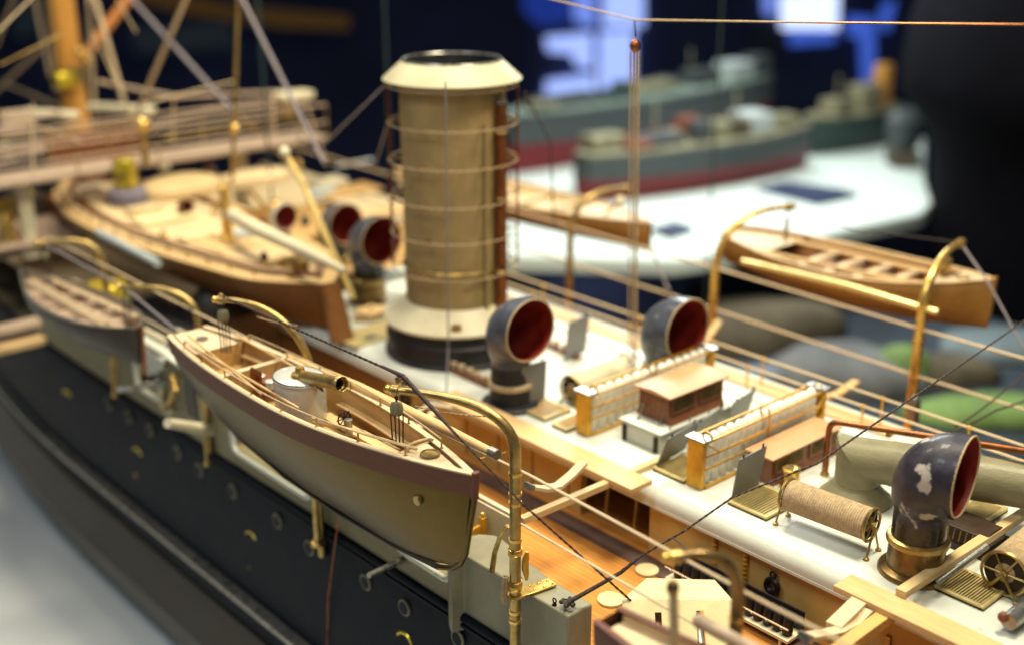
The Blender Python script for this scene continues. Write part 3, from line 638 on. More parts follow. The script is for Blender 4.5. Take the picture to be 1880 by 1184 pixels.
# ---------------------------------------------------------------- brass pot, dark vent box, ducts
pot = thing('brass_pot', 'small round brass pot beside the low mahogany skylight', 'pot', (3.985, 2.665, 0))
MB().lathe((3.985, 2.665, 0), [(.03,0),(.048,.002),(.046,.012),(.036,.016),(.036,.072),(.041,.076),(.041,.086),(.03,.09),(.012,.088),(.012,.06)], 32).build('body', 'brass', pot)
MB().torus((3.985, 2.665, .092), .014, .004, 14, arc=(0, 4.2)).build('handle', 'dbrass', pot)
vb = thing('vent_box', 'dark louvred box with sloping side right of the near cowl', 'vent box', (4.12, 1.93, 0))
MB().prism([(4.05, 1.82, .004), (4.24, 1.82, .004), (4.22, 1.82, .07), (4.13, 1.82, .085), (4.07, 1.82, .07)], (0, .26, 0)).build('body', mat('vent_dark', (.05,.03,.02), .4, .3, var=.3), vb, bevel=.003)
m = MB()
for k in range(9): m.beam((4.058, 1.85+k*.025, .02), (4.070, 1.85+k*.025, .065), .006, .006)
m.build('louvres', 'dbrass', vb)
MB().prism([(4.02, 1.81, .0035), (4.26, 1.81, .0035), (4.26, 1.81, .012), (4.02, 1.81, .012)], (0, .30, 0)).build('plinth', 'shot', vb)
du = thing('steam_duct', 'thick khaki duct bending up from a flared foot behind the near cowl', 'duct', (4.1, 2.41, 0))
def duct():
    bz = Vector((4.10, 2.42, 0)); e = at(1885, 888, z=.2); r = .092
    far = e+(e-Vector((4.12,2.4,.2)))*.6; c0 = bz+Vector((0,0,.17)); d = (far-c0).normalized()
    MB().lathe(bz, [(.15,0),(.155,.01),(.14,.025),(.115,.05),(.1,.07),(.095,.075)], 40).build('foot', 'duct', du)
    MB().torus(bz+Vector((0,0,.075)), .094, .005, 40).build('foot_ring', 'duct', du)
    mb = MB(); rs = []
    n = 40
    side = Vector((0,0,1)).cross(d).normalized()
    def ring(c, ax):
        u = side; w = ax.cross(u).normalized(); return [c+(u*math.cos(2*math.pi*k/n)+w*math.sin(2*math.pi*k/n))*r for k in range(n)]
    rs.append(ring(bz+Vector((0,0,.06)), Vector((0,0,1)))); 
    mit = (Vector((0,0,1))+d).normalized()
    # mitred elbow: project both cylinders on the mitre plane
    cc = bz+Vector((0,0,.185))
    def onplane(c, ax):
        out = []
        for p in ring(c, ax):
            t = (cc-p).dot(mit)/ax.dot(mit); out.append(p+ax*t)
        return out
    mb.rings([rs[0], onplane(bz+Vector((0,0,.06)), Vector((0,0,1)))], caps=False).build('upright', 'duct', du)
    mb = MB(); mb.rings([onplane(cc+d*.3, d), ring(cc+d*.13, d)], caps=False); mb.rings([[cc+d*.13+(p-cc-d*.13)*1.03 for p in ring(cc+d*.13, d)], ring(far, d)], caps=False).build('cross_run', 'duct', du)
    return cc, d
cc, dd = duct()
cp = thing('copper_pipe', 'copper pipe rising from the roof and running above the thick duct', 'pipe', (4.0, 2.5, 0))
p0 = at(1514, 872, z=0.0); a1 = Vector((p0.x, p0.y, .23)); e1 = at(1885, 832, z=.33)
pts = [p0, a1-Vector((0,0,.03))]+bez(a1-Vector((0,0,.03)), a1+Vector((0,0,.02)), a1+(e1-a1).normalized()*.01+Vector((0,0,.03)), a1+(e1-a1).normalized()*.06+Vector((0,0,.03)), 8)[1:]+[e1+(e1-a1)*.4]
MB().tube(pts, .0145, 12).build('pipe', 'copper', cp)
MB().lathe(p0, [(.02,0),(.02,.012),(.015,.02)], 12).build('pipe_foot', 'dbrass', cp)
for u in (.2, .5, .8):
    q = lerp(pts[-2], pts[-1], u) if False else lerp(pts[-3], pts[-1], u); MB().box(q+Vector((0,0,-.012)), (.02,.02,.03)).build('clip', 'dbrass', cp)
mf = MB()
for px, py in ((1550,905),(1572,925),(1597,925),(1622,915),(1530,920)):
    p = at(px, py, z=.012); mf.tube([p, p+Vector((.01,0,.03)), p+Vector((.03,-.01,.012))], .004, 6)
one('rope_ties', mf, 'dbrass', 'small knotted ties on the roof behind the long rope reel', 'fittings')
pp = thing('anchor_block_row', 'row of wood and metal blocks on the roof at the funnel foot', 'block row', (3.62, 4.32, 0))
a = at(812, 672, z=.0); b = at(900, 712, z=0)
MB().beam(a+Vector((0,0,.012)), b+Vector((0,0,.012)), .05, .022).build('tray', 'red_wood', pp, bevel=.002)
for k in range(6):
    q = a.lerp(b, (k+.5)/6); MB().lathe(q+Vector((0,0,.023)), [(.012,0),(.018,.012),(.012,.024),(.022,.03),(.02,.036),(.001,.038)], 14).build('knob', 'rope', pp)
pp = thing('anchor_block_row', 'blurred row of blocks behind the cowl right of the funnel', 'block row', (4.1, 4.35, 0))
a = at(1012, 640, z=.0); b = at(1060, 660, z=0); a = at(985, 625, z=0)
MB().beam(a+Vector((0,0,.012)), b+Vector((0,0,.012)), .05, .022).build('tray', 'red_wood', pp)
for k in range(5):
    q = a.lerp(b, (k+.5)/5); MB().lathe(q+Vector((0,0,.023)), [(.012,0),(.018,.012),(.012,.024),(.022,.03),(.001,.038)], 12).build('knob', 'rope', pp)
hb = thing('hexagonal_box', 'low six sided wooden box between the brown hull stern and the funnel', 'box', at(680, 580, z=0))
c = at(682, 583, z=0); MB().lathe(c, [(.13,0),(.13,.02)], 6, 1, .8).build('plinth', 'rope', hb, flat=True); MB().lathe(c, [(.11,.021),(.11,.05),(.001,.055)], 6, 1, .8).build('lid', 'plank', hb, flat=True)
MB().ball(c+Vector((0,0,.06)), .01).build('knob', 'tgreen', hb)
one('deck_fitting', MB().lathe(at(682, 622, z=.0), [(.05,0),(.045,.012),(.02,.014)], 16, 1.3, .7), 'steel', 'small flat grey fitting on the white roof left of the black drum', 'fitting')

# ---------------------------------------------------------------- skid planks, cross beams and chocks
one('skid_plank', MB().box((3.47, 3.73, .022), (.135, 1.34, .024)), 'plank', 'long pale plank along the roof edge left of the dark doorway', 'plank', 'pale skid planks', bevel=.003)
one('skid_plank', MB().box((3.45, .95, .03), (.118, 2.2, .026)), 'plank', 'long pale plank along the roof edge at the lower right corner', 'plank', 'pale skid planks', bevel=.003)
one('cross_beam', MB().beam((3.50, 1.845, .058), (4.75, 1.83, .058), .04, .03), 'planky', 'pale beam crossing the roof beside the near cowl foot', 'beam', 'beams across the ship', bevel=.002)
one('cross_beam', MB().beam((2.93, 3.23, -.01), (3.78, 3.185, .015), .032, .03), 'planky', 'pale beam from the brass davit to the grey box', 'beam', 'beams across the ship', bevel=.002)
one('cross_beam', MB().beam((2.75, 1.845, -.02), (3.46, 1.845, .0), .05, .04), 'wall', 'thick beam end under the lower right plank', 'beam', 'beams across the ship', bevel=.003)
one('steel_rod', MB().tube([at(1722,1068,z=.06), at(1812,1002,z=.12)], .011, 12), 'steel', 'short grey rod laid along the pale beam beside the near cowl', 'rod')
def chock(pts, z, th, label, m='pink', y=None):
    w = thing('boat_chock', label, 'chock', pts[0], 'curved boat chocks')
    MB().rings([[p+Vector(o) for o in ((0,-.022,-.008),(0,.022,-.008),(0,.022,.008),(0,-.022,.008))] for p in pts]).build('arm', m, w)
    e = (pts[0]-pts[1]).normalized(); MB().beam(pts[0]+e*.002, pts[0]+e*.022, .05, .026).build('shoe', 'steel', w)
    return w
q = [at(px, py, y=3.25) for px, py in ((975,893),(1000,897),(1025,892),(1048,873),(1072,848))]; chock(q, 0, 0, 'cream curved chock arm under the plank near the brass davit')
q = [at(px, py, y=1.9) for px, py in ((1592,1120),(1570,1142),(1540,1158),(1505,1165),(1482,1168))][::-1]; chock(q, 0, 0, 'pale curved chock arm at the bottom right corner')
one('chock_arm', MB().beam(at(1530,1152,z=-.0), at(1580,1103,z=.02), .06, .03), 'pink', 'pale slanting arm rising to the lower right plank', 'chock', bevel=.002)
q = [at(px, py, y=4.25) for px, py in ((748,815),(762,790),(785,768),(800,755))]; chock(q, 0, 0, 'pale curved chock arm behind the far rail of the launch')
q = [at(px, py, y=3.15) for px, py in ((1470,733),(1500,735),(1540,722),(1572,700))]; chock(q, 0, 0, 'wooden curved chock at the starboard end of the right hammock rack', m='plank')
q = [at(px, py, y=4.2) for px, py in ((1270,640),(1290,630),(1308,608),(1320,590))]; chock(q, 0, 0, 'wooden curved chock behind the far cowl mouth', m='plank')
one('hatch_arch', MB().tube([at(755,795,z=-.05), at(760,760,z=.02), at(790,742,z=.02), at(830,748,z=.02)], .01, 8), 'cream', 'cream bow of a hatch beside the left plank', 'fitting')

# ---------------------------------------------------------------- shell rack, gun and shield on the main deck
sh = thing('shell_rack', 'low tray of dark round shells along the beige wall', 'shell rack', (3.44, 2.6, -.33))
MB().box((3.44, 2.53, -.292), (.10, .62, .012)).build('tray', 'cream', sh)
MB().box((3.49, 2.53, -.25), (.008, .62, .10)).build('back', 'shot', sh)
MB().tube([(3.388, 2.22, -.235), (3.388, 2.84, -.235)], .004, 6).build('bar', 'pink', sh)
for k in range(9): MB().ball((3.386, 2.25+k*.07, -.237), .0075, 8).build('bar_knob', 'steel', sh)
for k in range(13):
    MB().lathe((3.43, 2.25+k*.046, -.285), [(.018,0),(.021,.01),(.021,.05),(.015,.085),(.002,.1)], 14).build('shell', 'shot', sh)
for y in (2.26, 2.54, 2.80): MB().box((3.40, y, -.314), (.01, .01, .033)).build('leg', 'cream', sh)
def shield():
    zt = -.06; hh = .26
    A = at(1142, 1099, z=zt); B = at(1346, 1101, z=zt); C_ = at(1187, 1060, z=zt+.035); D_ = at(1312, 1063, z=zt+.035)
    t = thing('gun_shield', 'cream eight cornered gun shield with two upright slots', 'gun shield', ((A+B)/2).xy.to_3d()+Vector((0,0,-.33)))
    e = (B-A).normalized(); n = Vector((-e.y, e.x, 0)); W_ = (B-A).length; dn = Vector((0,0,-1))
    if n.dot(Vector((1,1,0))) < 0: n = -n
    MB().prism([A, B, D_, C_], (0,0,-.008)).build('top_plate', 'shield', t, bevel=.002)
    # front plate in strips around the slots
    s1, s2, s3, s4 = .29, .35, .66, .73
    def q(u, v): return A+e*W_*u+dn*.265*v-n*.30*v
    for (u0, u1, v0, v1, u0b, u1b) in ((0,s1,0,1,.12,s1),(s1,s2,0,.12,s1,s2),(s1,s2,.85,1,s1,s2),(s2,s3,0,1,s2,s3),(s3,s4,0,.1,s3,s4),(s3,s4,.88,1,s3,s4),(s4,1,0,1,s4,.88)):
        if v1 == 1 and v0 == 0 and u0 in (0,): poly = [q(0,0), q(0,.35), q(.06,.75), q(.2,1), q(s1,1), q(s1,0)]
        elif u1 == 1: poly = [q(s4,0), q(s4,1), q(.8,1), q(.94,.75), q(1,.35), q(1,0)]
        else: poly = [q(u0,v0), q(u0,v1), q(u1,v1), q(u1,v0)]
        MB().prism(poly, n*.007).build('front_plate', 'shield', t)
    g = thing('deck_gun', 'dark deck gun seen through the right slot of the cream shield', 'gun', ((A+B)/2).xy.to_3d()+Vector((0,0,-.33)))
    m0 = q(.69, .35)+n*.1; MB().tube([m0+n*.15, m0-n*.02, m0-n*.12+dn*.02], [.02,.018,.015], 14).build('barrel', 'steel', g)
    MB().tube([q(.32,.3)+n*.05, q(.31,.45)+n*.03, q(.34,.6)+n*.02, q(.34,.9)+n*.02], .01, 8).build('cradle_arm', 'steel', g)
    MB().box((A+B)/2+n*.14+dn*.2, (.1,.1,.14)).build('carriage', 'shot', g)
shield()
def hatch(px, py, r, label): 
    one('deck_plate', MB().lathe(at(px, py, z=-.326), [(r,0),(r,.008),(r*.7,.012),(.001,.012)], 32), 'shield', label, 'deck plate', 'round cream deck plates')
hatch(1121, 1101, .055, 'round cream plate with small slot left of the gun shield')
hatch(1188, 1047, .05, 'round cream plate behind the gun shield')
st = thing('deck_stand', 'small brass ladder stand on the wooden deck right of the launch stem', 'stand', at(888, 1005, z=-.33))
a = at(845, 990, z=-.15); b = at(886, 965, z=-.15); f = at(886, 1003, z=-.33)
MB().beam(a, b, .014, .03).build('arm', 'orange', st); MB().box(b+Vector((0,0,-.0)), (.03,.03,.09)).build('head', 'orange', st, bevel=.004); MB().ball(b+Vector((0,0,.055)), .012).build('knob', 'brass', st)
for s in (-.01, .01): MB().tube([b+Vector((s,-s,-.03)), Vector((b.x+s, b.y-s, -.33))], .004, 6).build('leg', 'orange', st)

# ---------------------------------------------------------------- boats
def boat(t, cx, y0, y1, wtab, zg, depth, m_hull, m_strake=None, band=0.0, th=.014, floor=.5, m_in='boatin', m_cap='plank', keel=None, plumb=.0, n=40, full=2.2, capw=.03, shp=.625):
    """y0 = stern, y1 = stem; wtab: half widths along 0..1; zg(t); depth(t)"""
    L_ = y1-y0
    def sec(u, v, inset=0):
        w = max(.0015, smooth(wtab, u)-inset); d = depth(u); sh = (1-v**full)**shp if v < 1 else 0
        return w*sh, zg(u)-d*v
    VS = [0,.08,.16,.26,.38,.5,.62,.74,.84,.92,.97,1]
    def yy(u, v): return y0+L_*u-L_/abs(L_)*plumb*v*(u**6)
    rs = []
    for i in range(n+1):
        u = i/n; L1 = []; R1 = []
        for v in VS:
            x, z = sec(u, v); L1.append(Vector((cx-x, yy(u, v), z))); R1.append(Vector((cx+x, yy(u, v), z)))
        rs.append(L1+R1[::-1][1:])
    MB().rings(rs, close=False).add(rs[0], [tuple(range(len(rs[0])))]).build('hull', m_hull, t, sharp=60)
    if m_strake:
        for s in (-1, 1):
            rr = []
            for i in range(n+1):
                u = i/n; w = max(.0015, smooth(wtab, u)); x1_, z1_ = sec(u, band/ depth(u))
                rr.append([Vector((cx+s*(w+.0045), yy(u,0), zg(u)+.004)), Vector((cx+s*(x1_+.0055), yy(u,0), z1_)), Vector((cx+s*(x1_-.002), yy(u,0), z1_-.002)), Vector((cx+s*(w-.003), yy(u,0), zg(u)+.003))])
            MB().rings(rr).build('strake', m_strake, t, sharp=50)
    rr = []
    for i in range(n+1):   # inner lining
        u = min(.985, max(.012, i/n)); w = max(.001, smooth(wtab, u)-th); zf = zg(u)-depth(u)*floor; x1_ = max(.001, sec(u, floor)[0]-th)
        xm = max(.001, sec(u, floor*.5)[0]-th)
        rr.append([Vector((cx-w, yy(u,0), zg(u)+.001)), Vector((cx-xm, yy(u,0), lerp(zg(u), zf, .5))), Vector((cx-x1_, yy(u,0), zf)), Vector((cx+x1_, yy(u,0), zf)), Vector((cx+xm, yy(u,0), lerp(zg(u), zf, .5))), Vector((cx+w, yy(u,0), zg(u)+.001))])
    MB().rings(rr, close=False).build('inside', m_in, t)
    for s in (-1, 1):
        rr = []
        for i in range(n+1):
            u = i/n; w = max(.002, smooth(wtab, u)); wi = max(.001, w-capw)
            rr.append([Vector((cx+s*(w+.003), yy(u,0), zg(u)+.0045)), Vector((cx+s*(w+.003), yy(u,0), zg(u)+.011)), Vector((cx+s*wi, yy(u,0), zg(u)+.011)), Vector((cx+s*wi, yy(u,0), zg(u)+.0045))])
        MB().rings(rr).build('gunwale', m_cap, t)
    return lambda u, inset=0, dz=0, s=1: Vector((cx+s*max(0, smooth(wtab, u)-inset), yy(u,0), zg(u)+dz))
# --- the steam launch
LX = 2.41
la = thing('steam_launch', 'steam launch with reddish brown strake, grey boiler and brass chimney, hung on two davits', 'boat', (LX, 3.95, .1))
LW = [(0,.10),(.06,.125),(.2,.165),(.4,.185),(.58,.18),(.74,.14),(.87,.085),(.95,.04),(1,.006)]
lz = lambda u: .445+.04*max(0, u-.45)**1.5*2.6
ld = lambda u: smooth([(0,.24),(.12,.36),(.4,.435),(.65,.455),(.82,.46),(.94,.42),(1,.37)], u)
G = boat(la, LX, 5.03, 2.91, LW, lz, ld, 'khaki', 'strake', .078, m_cap='pink', plumb=.06, full=1.75, shp=.86, floor=.27, capw=.022, m_in='boatin')
SP = [(LX, 2.903, lz(1)-.09), (LX, 2.925, .3), (LX, 2.955, .16), (LX, 2.985, .105), (LX, 3.04, .06), (LX, 3.12, .03)]
MB().tube(SP, .011, 8).build('stem_post', 'khaki', la)
MB().beam((LX, 2.895, lz(1)+.022), (LX, 2.903, lz(1)-.09), .018, .026, up=(1,0,0)).build('stem_head', 'strake', la, bevel=.003)
MB().tube([(LX, 3.12, .03), (LX, 3.4, .002), (LX, 3.8, -.012), (LX, 4.2, .0), (LX, 4.6, .05), (LX, 4.9, .15)], .012, 8).build('keel', 'boot', la)
rd = MB(); rd.prism([(LX-.004, 5.035, .40), (LX-.004, 5.05, .40), (LX-.004, 5.12, .12), (LX-.004, 5.10, -.0), (LX-.004, 5.0, .0)], (.008, 0, 0)); rd.build('rudder', 'boot', la)
for v in (.1,):   # hawse eye on each bow
    for s in (-1, 1):
        p = at(768, 917, x=LX-.064); MB().lathe((LX+s*.064-(.008 if s < 0 else 0), p.y, p.z), [(.001,-.004),(.016,-.004),(.02,0),(.02,.012),(.001,.012)], 20, m=MX).build('hawse_ring', 'dbrass', la)
def deckpiece(u0, u1, name, m, inset=.036, dz=.006, n=8, drop=.0):
    rr = []
    for i in range(n+1):
        u = lerp(u0, u1, i/n); a = G(u, inset, dz, -1); b = G(u, inset, dz, 1); rr.append([a, b, b+Vector((0,0,-.006)), a+Vector((0,0,-.006))])
    return MB().rings(rr).build(name, m, la)
fd = deckpiece(.835, .985, 'foredeck', 'pink', dz=.004)
deckpiece(.0, .14, 'afterdeck', 'pink', dz=.004)
c = at(684, 851, z=.49); c = G(.885, 1, .012, 1)
MB().torus(c, .034, .004, 28).lathe(c, [(.001,-.002),(.03,-.002),(.03,.0)], 24).build('foredeck_hatch', 'dbrass', la)
MB().lathe(G(.07, 1, .008, 1), [(.001,0),(.03,0),(.03,.004),(.001,.004)], 20).build('afterdeck_hatch', 'steel', la)
MB().torus(G(.845, 1, .018, 1)+Vector((.02,0,0)), .05, .005, 24, sx=1.2, sy=.5, arc=(0, 3.4)).build('bow_fender_rope', 'rope', la)
for u, nm in ((.14, 'bulkhead'), (.30, 'bulkhead'), (.835, 'bulkhead')):
    a = G(u, .016, 0, -1); b = G(u, .016, 0, 1); MB().prism([a, b, b+Vector((-.03,0,-.14)), a+Vector((.03,0,-.14))], (0,.012,0)).build(nm, 'boatin', la)
a = G(.30, .016, .004, -1); b = G(.30, .016, .004, 1); MB().prism([a, b, b+Vector((0,.03,0)), a+Vector((0,.03,0))], (0,0,.006)).build('thwart', 'pink', la)
for s in (-1, 1):    # side benches
    rr = []
    for i in range(9):
        u = lerp(.5, .83, i/8); p = G(u, .02, -.065, s); p2 = G(u, .055, -.065, s); rr.append([p, p2, p2+Vector((0,0,-.007)), p+Vector((0,0,-.007))])
    MB().rings(rr).build('side_bench', 'plank', la)
    rr = []
    for i in range(9):
        u = lerp(.15, .29, i/8); p = G(u, .02, -.05, s); p2 = G(u, .05, -.05, s); rr.append([p, p2, p2+Vector((0,0,-.007)), p+Vector((0,0,-.007))])
    MB().rings(rr).build('side_bench', 'plank', la)
by = at(551, 721, x=LX).y
bo = MB().lathe((LX-.0, by, .31), [(.108,0),(.11,.005),(.11,.20),(.114,.204),(.114,.21),(.108,.214),(.001,.218)], 44, .92, 1.12).build('boiler', 'lgrey', la)
MB().torus((LX, by, .523), .11, .003, 40, sx=.92, sy=1.12).build('boiler_seam', 'steel', bo)
MB().lathe((LX, by-.01, .528), [(.04,0),(.036,.012),(.022,.02),(.018,.04)], 20).build('chimney_seat', 'brass', bo)
c0 = at(556, 692, x=LX); c1 = at(628, 705, x=LX)
ch = MB().tube([c0, c0+(c1-c0)*.04, c0+(c1-c0)*.9, c0+(c1-c0)*.91, c1], [.024,.0265,.0265,.030,.030], 28, caps=False).build('chimney', 'dbrass', la, solid=.003)
rotc = (c1-c0).to_track_quat('Z','Y').to_matrix()
MB().lathe(c1-(c1-c0).normalized()*.06, [(.001,0),(.026,0)], 20, m=rotc, caps=False).build('chimney_inside', 'dark', ch)
MB().lathe(c0, [(.001,0),(.024,0)], 20, m=rotc, caps=False).build('chimney_end', 'dbrass', ch)
MB().tube([c0+(c1-c0)*.45+Vector((0,0,-.026)), c0+(c1-c0)*.5+Vector((0,0,-.045)), (LX, by-.085, .527)], .005, 8).build('chimney_rest', 'steel', ch)
hp = at(532, 700, x=LX); MB().torus(hp+Vector((0,0,.012)), .018, .0055, 18, MX, arc=(R(60), R(300))).build('boiler_handle', 'dbrass', bo)
pz = [((479,691),.018),((484,702),.018),((495,702),.019)]
for (px, py), r in pz:
    p = at(px, py, x=LX-.01); MB().lathe((p.x, p.y, p.z-.03), [(r*.8,0),(r,.012),(r,.028),(r*1.12,.03),(r*1.12,.036),(r*.9,.04),(.001,.04)], 20).build('engine_pot', 'lgrey', la)
p = at(488, 725, x=LX); MB().box((p.x, p.y, .38), (.07,.09,.10)).build('engine_block', 'red_wood', la, bevel=.004)
for dy in (-.03, 0, .03): MB().lathe((LX-.04, p.y+dy, .34), [(.011,0),(.011,.13),(.005,.14)], 12).build('engine_cylinder', 'copper', la)
wp = at(632, 768, x=LX)
wh = MB().torus(wp, .029, .0036, 28, MY)
for k in range(8): a = R(45*k); wh.tube([wp, wp+Vector((math.cos(a)*.036, 0, math.sin(a)*.038))], .0026, 5)
wh.build('steering_wheel', 'shot', la)
MB().lathe((LX, wp.y-.028, wp.z-.006), [(.013,-.02),(.017,.012),(.001,.014)], 16).box((LX, wp.y-.028, wp.z-.07), (.024,.02,.12)).build('wheel_column', 'steel', la)
for s in (-1, 1):   # guard rails
    us = [.10,.2,.31,.42,.53,.64,.75,.86] if s < 0 else [.16,.3,.42,.53,.64,.75,.88]
    for u in us:
        p = G(u, .018, .01, s); MB().tube([p, p+Vector((0,0,.036))], .0038, 8).lathe(p, [(.001,0),(.009,0),(.006,.004)], 10).build('stanchion', 'dbrass', la)
    MB().tube([G(lerp(us[0], us[-1], k/24), .018, .047, s) for k in range(25)], .0032, 6).build('guard_rail', 'rope', la)
for s, u0, u1 in ((-1, .09, .55), (-1, .62, .86), (1, .12, .4)):   # oars and boat hooks laid inside
    MB().tube([G(u0, .03, .03, s), G(u1, .07, .02, s)], .0055, 8).build('oar', 'plank', la)
MB().tube([G(.05, .07, .03, -1), G(.44, .04, .02, -1)], .005, 8).build('boat_hook', 'plank', la)
for k in (0, 1): MB().tube([G(.56+k*.02, .12, -.05, -1), G(.72, .10, .01, -1), G(.84, .03, .02, -1)], .0045, 6).build('boat_hook', 'plank', la)
MB().beam(G(.5, .11, -.1, 1), G(.8, .07, -.1, 1), .05, .01).build('inner_plank', 'plank', la)
bm = thing('launch_boom', 'thick pale spar lying along the far side of the launch', 'spar', (2.62, 3.6, .47))
MB().tube([(2.60, 4.45, .44), (2.605, 3.9, .462), (2.60, 3.35, .475), (2.585, 3.02, .487)], [.018,.024,.022,.016], 16).build('spar', 'plank', bm)
MB().tube([(2.585, 3.02, .487), (2.584, 2.98, .488)], .02, 12).build('end_cap', 'steel', bm)
# --- davits and tackles
def davit(x, y, zb, zt, head, label, r=.021, m='dbrass', rise=.2, collars=(), group='brass boat davits', back=.55):
    t = thing('boat_davit', label, 'davit', (x, y, zb), group); head = Vector(head); base = Vector((x, y, zt)); hd = head-base; hh = Vector((hd.x, hd.y, 0))
    dz = head.z-zt; top = Vector((x, y, zt))
    pts = [Vector((x, y, zb)), Vector((x, y, lerp(zb, zt, .5)))]+bez(top, top+Vector((0,0,rise)), head-hh*back+Vector((0,0,max(0, .02))), head, 22)
    n = len(pts); rr = [r]*3+[lerp(r, r*.62, i/(n-4)) for i in range(n-3)]
    MB().tube(pts, rr, 18).build('post', m, t)
    e = hh.normalized(); MB().ball(head+e*.012, r*.95, 14).ball(head+e*.035, r*.75, 12).build('head_knob', 'brass', t)
    rotH = e.to_track_quat('Z', 'Y').to_matrix()
    MB().lathe(head, [(r*.5,-.012),(r*.95,-.012),(r*1.0,0),(r*.95,.01),(r*.5,.012)], 18, m=rotH).build('head_collar', 'dbrass', t)
    for z in collars: MB().lathe((x, y, z), [(r*.9,-.006),(r*1.18,-.006),(r*1.18,.006),(r*.9,.006)], 20).build('collar', 'brass', t)
    return t, pts
def tackle(head, bottom, label, nrope=4, m='dbrass', r=.003, bw=.026, group='boat falls with blocks'):
    head = Vector(head); bottom = Vector(bottom); t = thing('boat_tackle', label, 'tackle', bottom, group); bl = head+Vector((0,0,-.075))
    MB().tube([head+Vector((0,0,-.015)), bl+Vector((0,0,.03))], .004, 6).torus(head+Vector((0,0,-.03)), .008, .003, 12, MX).build('shackle', 'shot', t)
    MB().ball(bl, bw*.62, 14, 2.0).build('upper_block', 'duct', t)
    for s in (-1, 1): MB().ball(bl+RT*bw*.5*s, bw*.5, 12, 2.3).build('block_cheek', 'duct', t)
    ro = MB()
    for k in range(nrope):
        s = (k-(nrope-1)/2)/max(1, nrope-1)*2
        ro.tube([bl+RT*bw*s*.9+Vector((0,0,-.02)), bottom+RT*bw*s*.75+FW.xy.to_3d()*.004*(k % 2)], r, 6)
    ro.build('ropes', 'drope' if m == 'dbrass' else m, t); return t
h2 = (LX, at(727, 716, x=LX).y, at(727, 716, x=LX).z)
h1 = (LX, at(407, 551, x=LX).y, at(407, 551, x=LX).z)
davit(2.622, 2.925, -.75, .50, h2, 'bright brass davit nearest the launch stem, its post passing the bulwark corner', r=.0215, rise=.17, collars=(.42,.34,.30,.15,-.05,-.06,-.16,-.20))
davit(2.65, 4.33, -.55, .36, h1, 'brass davit behind the launch stern', r=.019, rise=.22, collars=(.38,.3))
tackle(h2, (LX, h2[1], .46), 'falls and block above the fore part of the launch')
tackle(h1, (LX, h1[1], .45), 'falls and block above the stern of the launch')
# foot fittings of the near davit
br = thing('davit_bracket', 'riveted brass bracket holding the near davit to the cream locker', 'bracket', (2.72, 2.92, -.09))
p1 = at(940, 1106, z=-.085); MB().prism([(2.64, 2.955, -.094), (2.64, 2.895, -.094), (2.79, 2.87, -.094), (2.80, 2.93, -.094)], (0,0,.008)).build('plate', 'brass', br, bevel=.002)
for x, y in ((2.7,2.90),(2.7,2.93),(2.74,2.89),(2.74,2.92),(2.78,2.885),(2.78,2.915)): MB().ball((x, y, -.084), .006, 8, .6).build('rivet', 'brass', br)
MB().torus((2.622, 2.925, -.09), .027, .006, 24).build('clasp', 'brass', br)
cl = thing('davit_cleat', 'upright brass horn cleat lashed to the near davit', 'cleat', (2.66, 2.91, .0))
MB().tube([(2.662,2.905,-.03),(2.66,2.905,.0),(2.655,2.905,.02),(2.655,2.905,.05),(2.66,2.905,.07),(2.664,2.905,.09)], [.006,.012,.014,.014,.012,.006], 12).build('horns', 'orange', cl)
def lashing(z0, n, label):
    ms = MB(); ms.tube([(2.622+.0245*math.cos(a), 2.925+.0245*math.sin(a), z0+.0065*a/6.28) for a in (k*.35 for k in range(int(n*18)))], .0034, 6); one('rope_lashing', ms, 'brass', label, 'lashing')
lashing(-.06, 5, 'lower yellow lashing wound round the near davit post'); lashing(.085, 4, 'upper yellow lashing wound round the near davit post')
mc = MB()
for k in range(9):
    a = random.uniform(0, 6.28); q = Vector((2.592+.010*math.cos(a), 2.945+.010*math.sin(a), 0)); mc.tube([q+Vector((0,0,-.005)), q*1+Vector((-.012*math.cos(a)*0-.004, .003, -.05)), q+Vector((random.uniform(-.008,.004), random.uniform(-.004,.01), -.11-.02*random.random()))], .0038, 6)
one('rope_coil', mc, 'rope', 'frayed rope hank hanging on the near davit post', 'rope')
cv = thing('curved_strut', 'curved brown arm leaning on the locker beside the near davit', 'arm', at(912, 1050, z=-.1))
MB().tube([at(903,1050,z=-.1), at(908,1015,x=2.70), at(918,985,x=2.70), at(932,965,x=2.70)], [.012,.011,.010,.009], 10).build('arm', 'dbrass', cv)
for px, py, l in ((955,1070,'near the davit bracket'), (1018,1110,'left of the big rope knot'), (1040,1112,'under the big rope knot')):
    p = at(px, py, z=-.1); one('eye_bolt', MB().lathe(p, [(.01,0),(.007,.01),(.001,.012)], 10).torus(p+Vector((0,0,.02)), .009, .003, 14, MX), 'shot', 'small dark eye bolt on the locker top '+l, 'eye bolt', 'eye bolts on the locker')

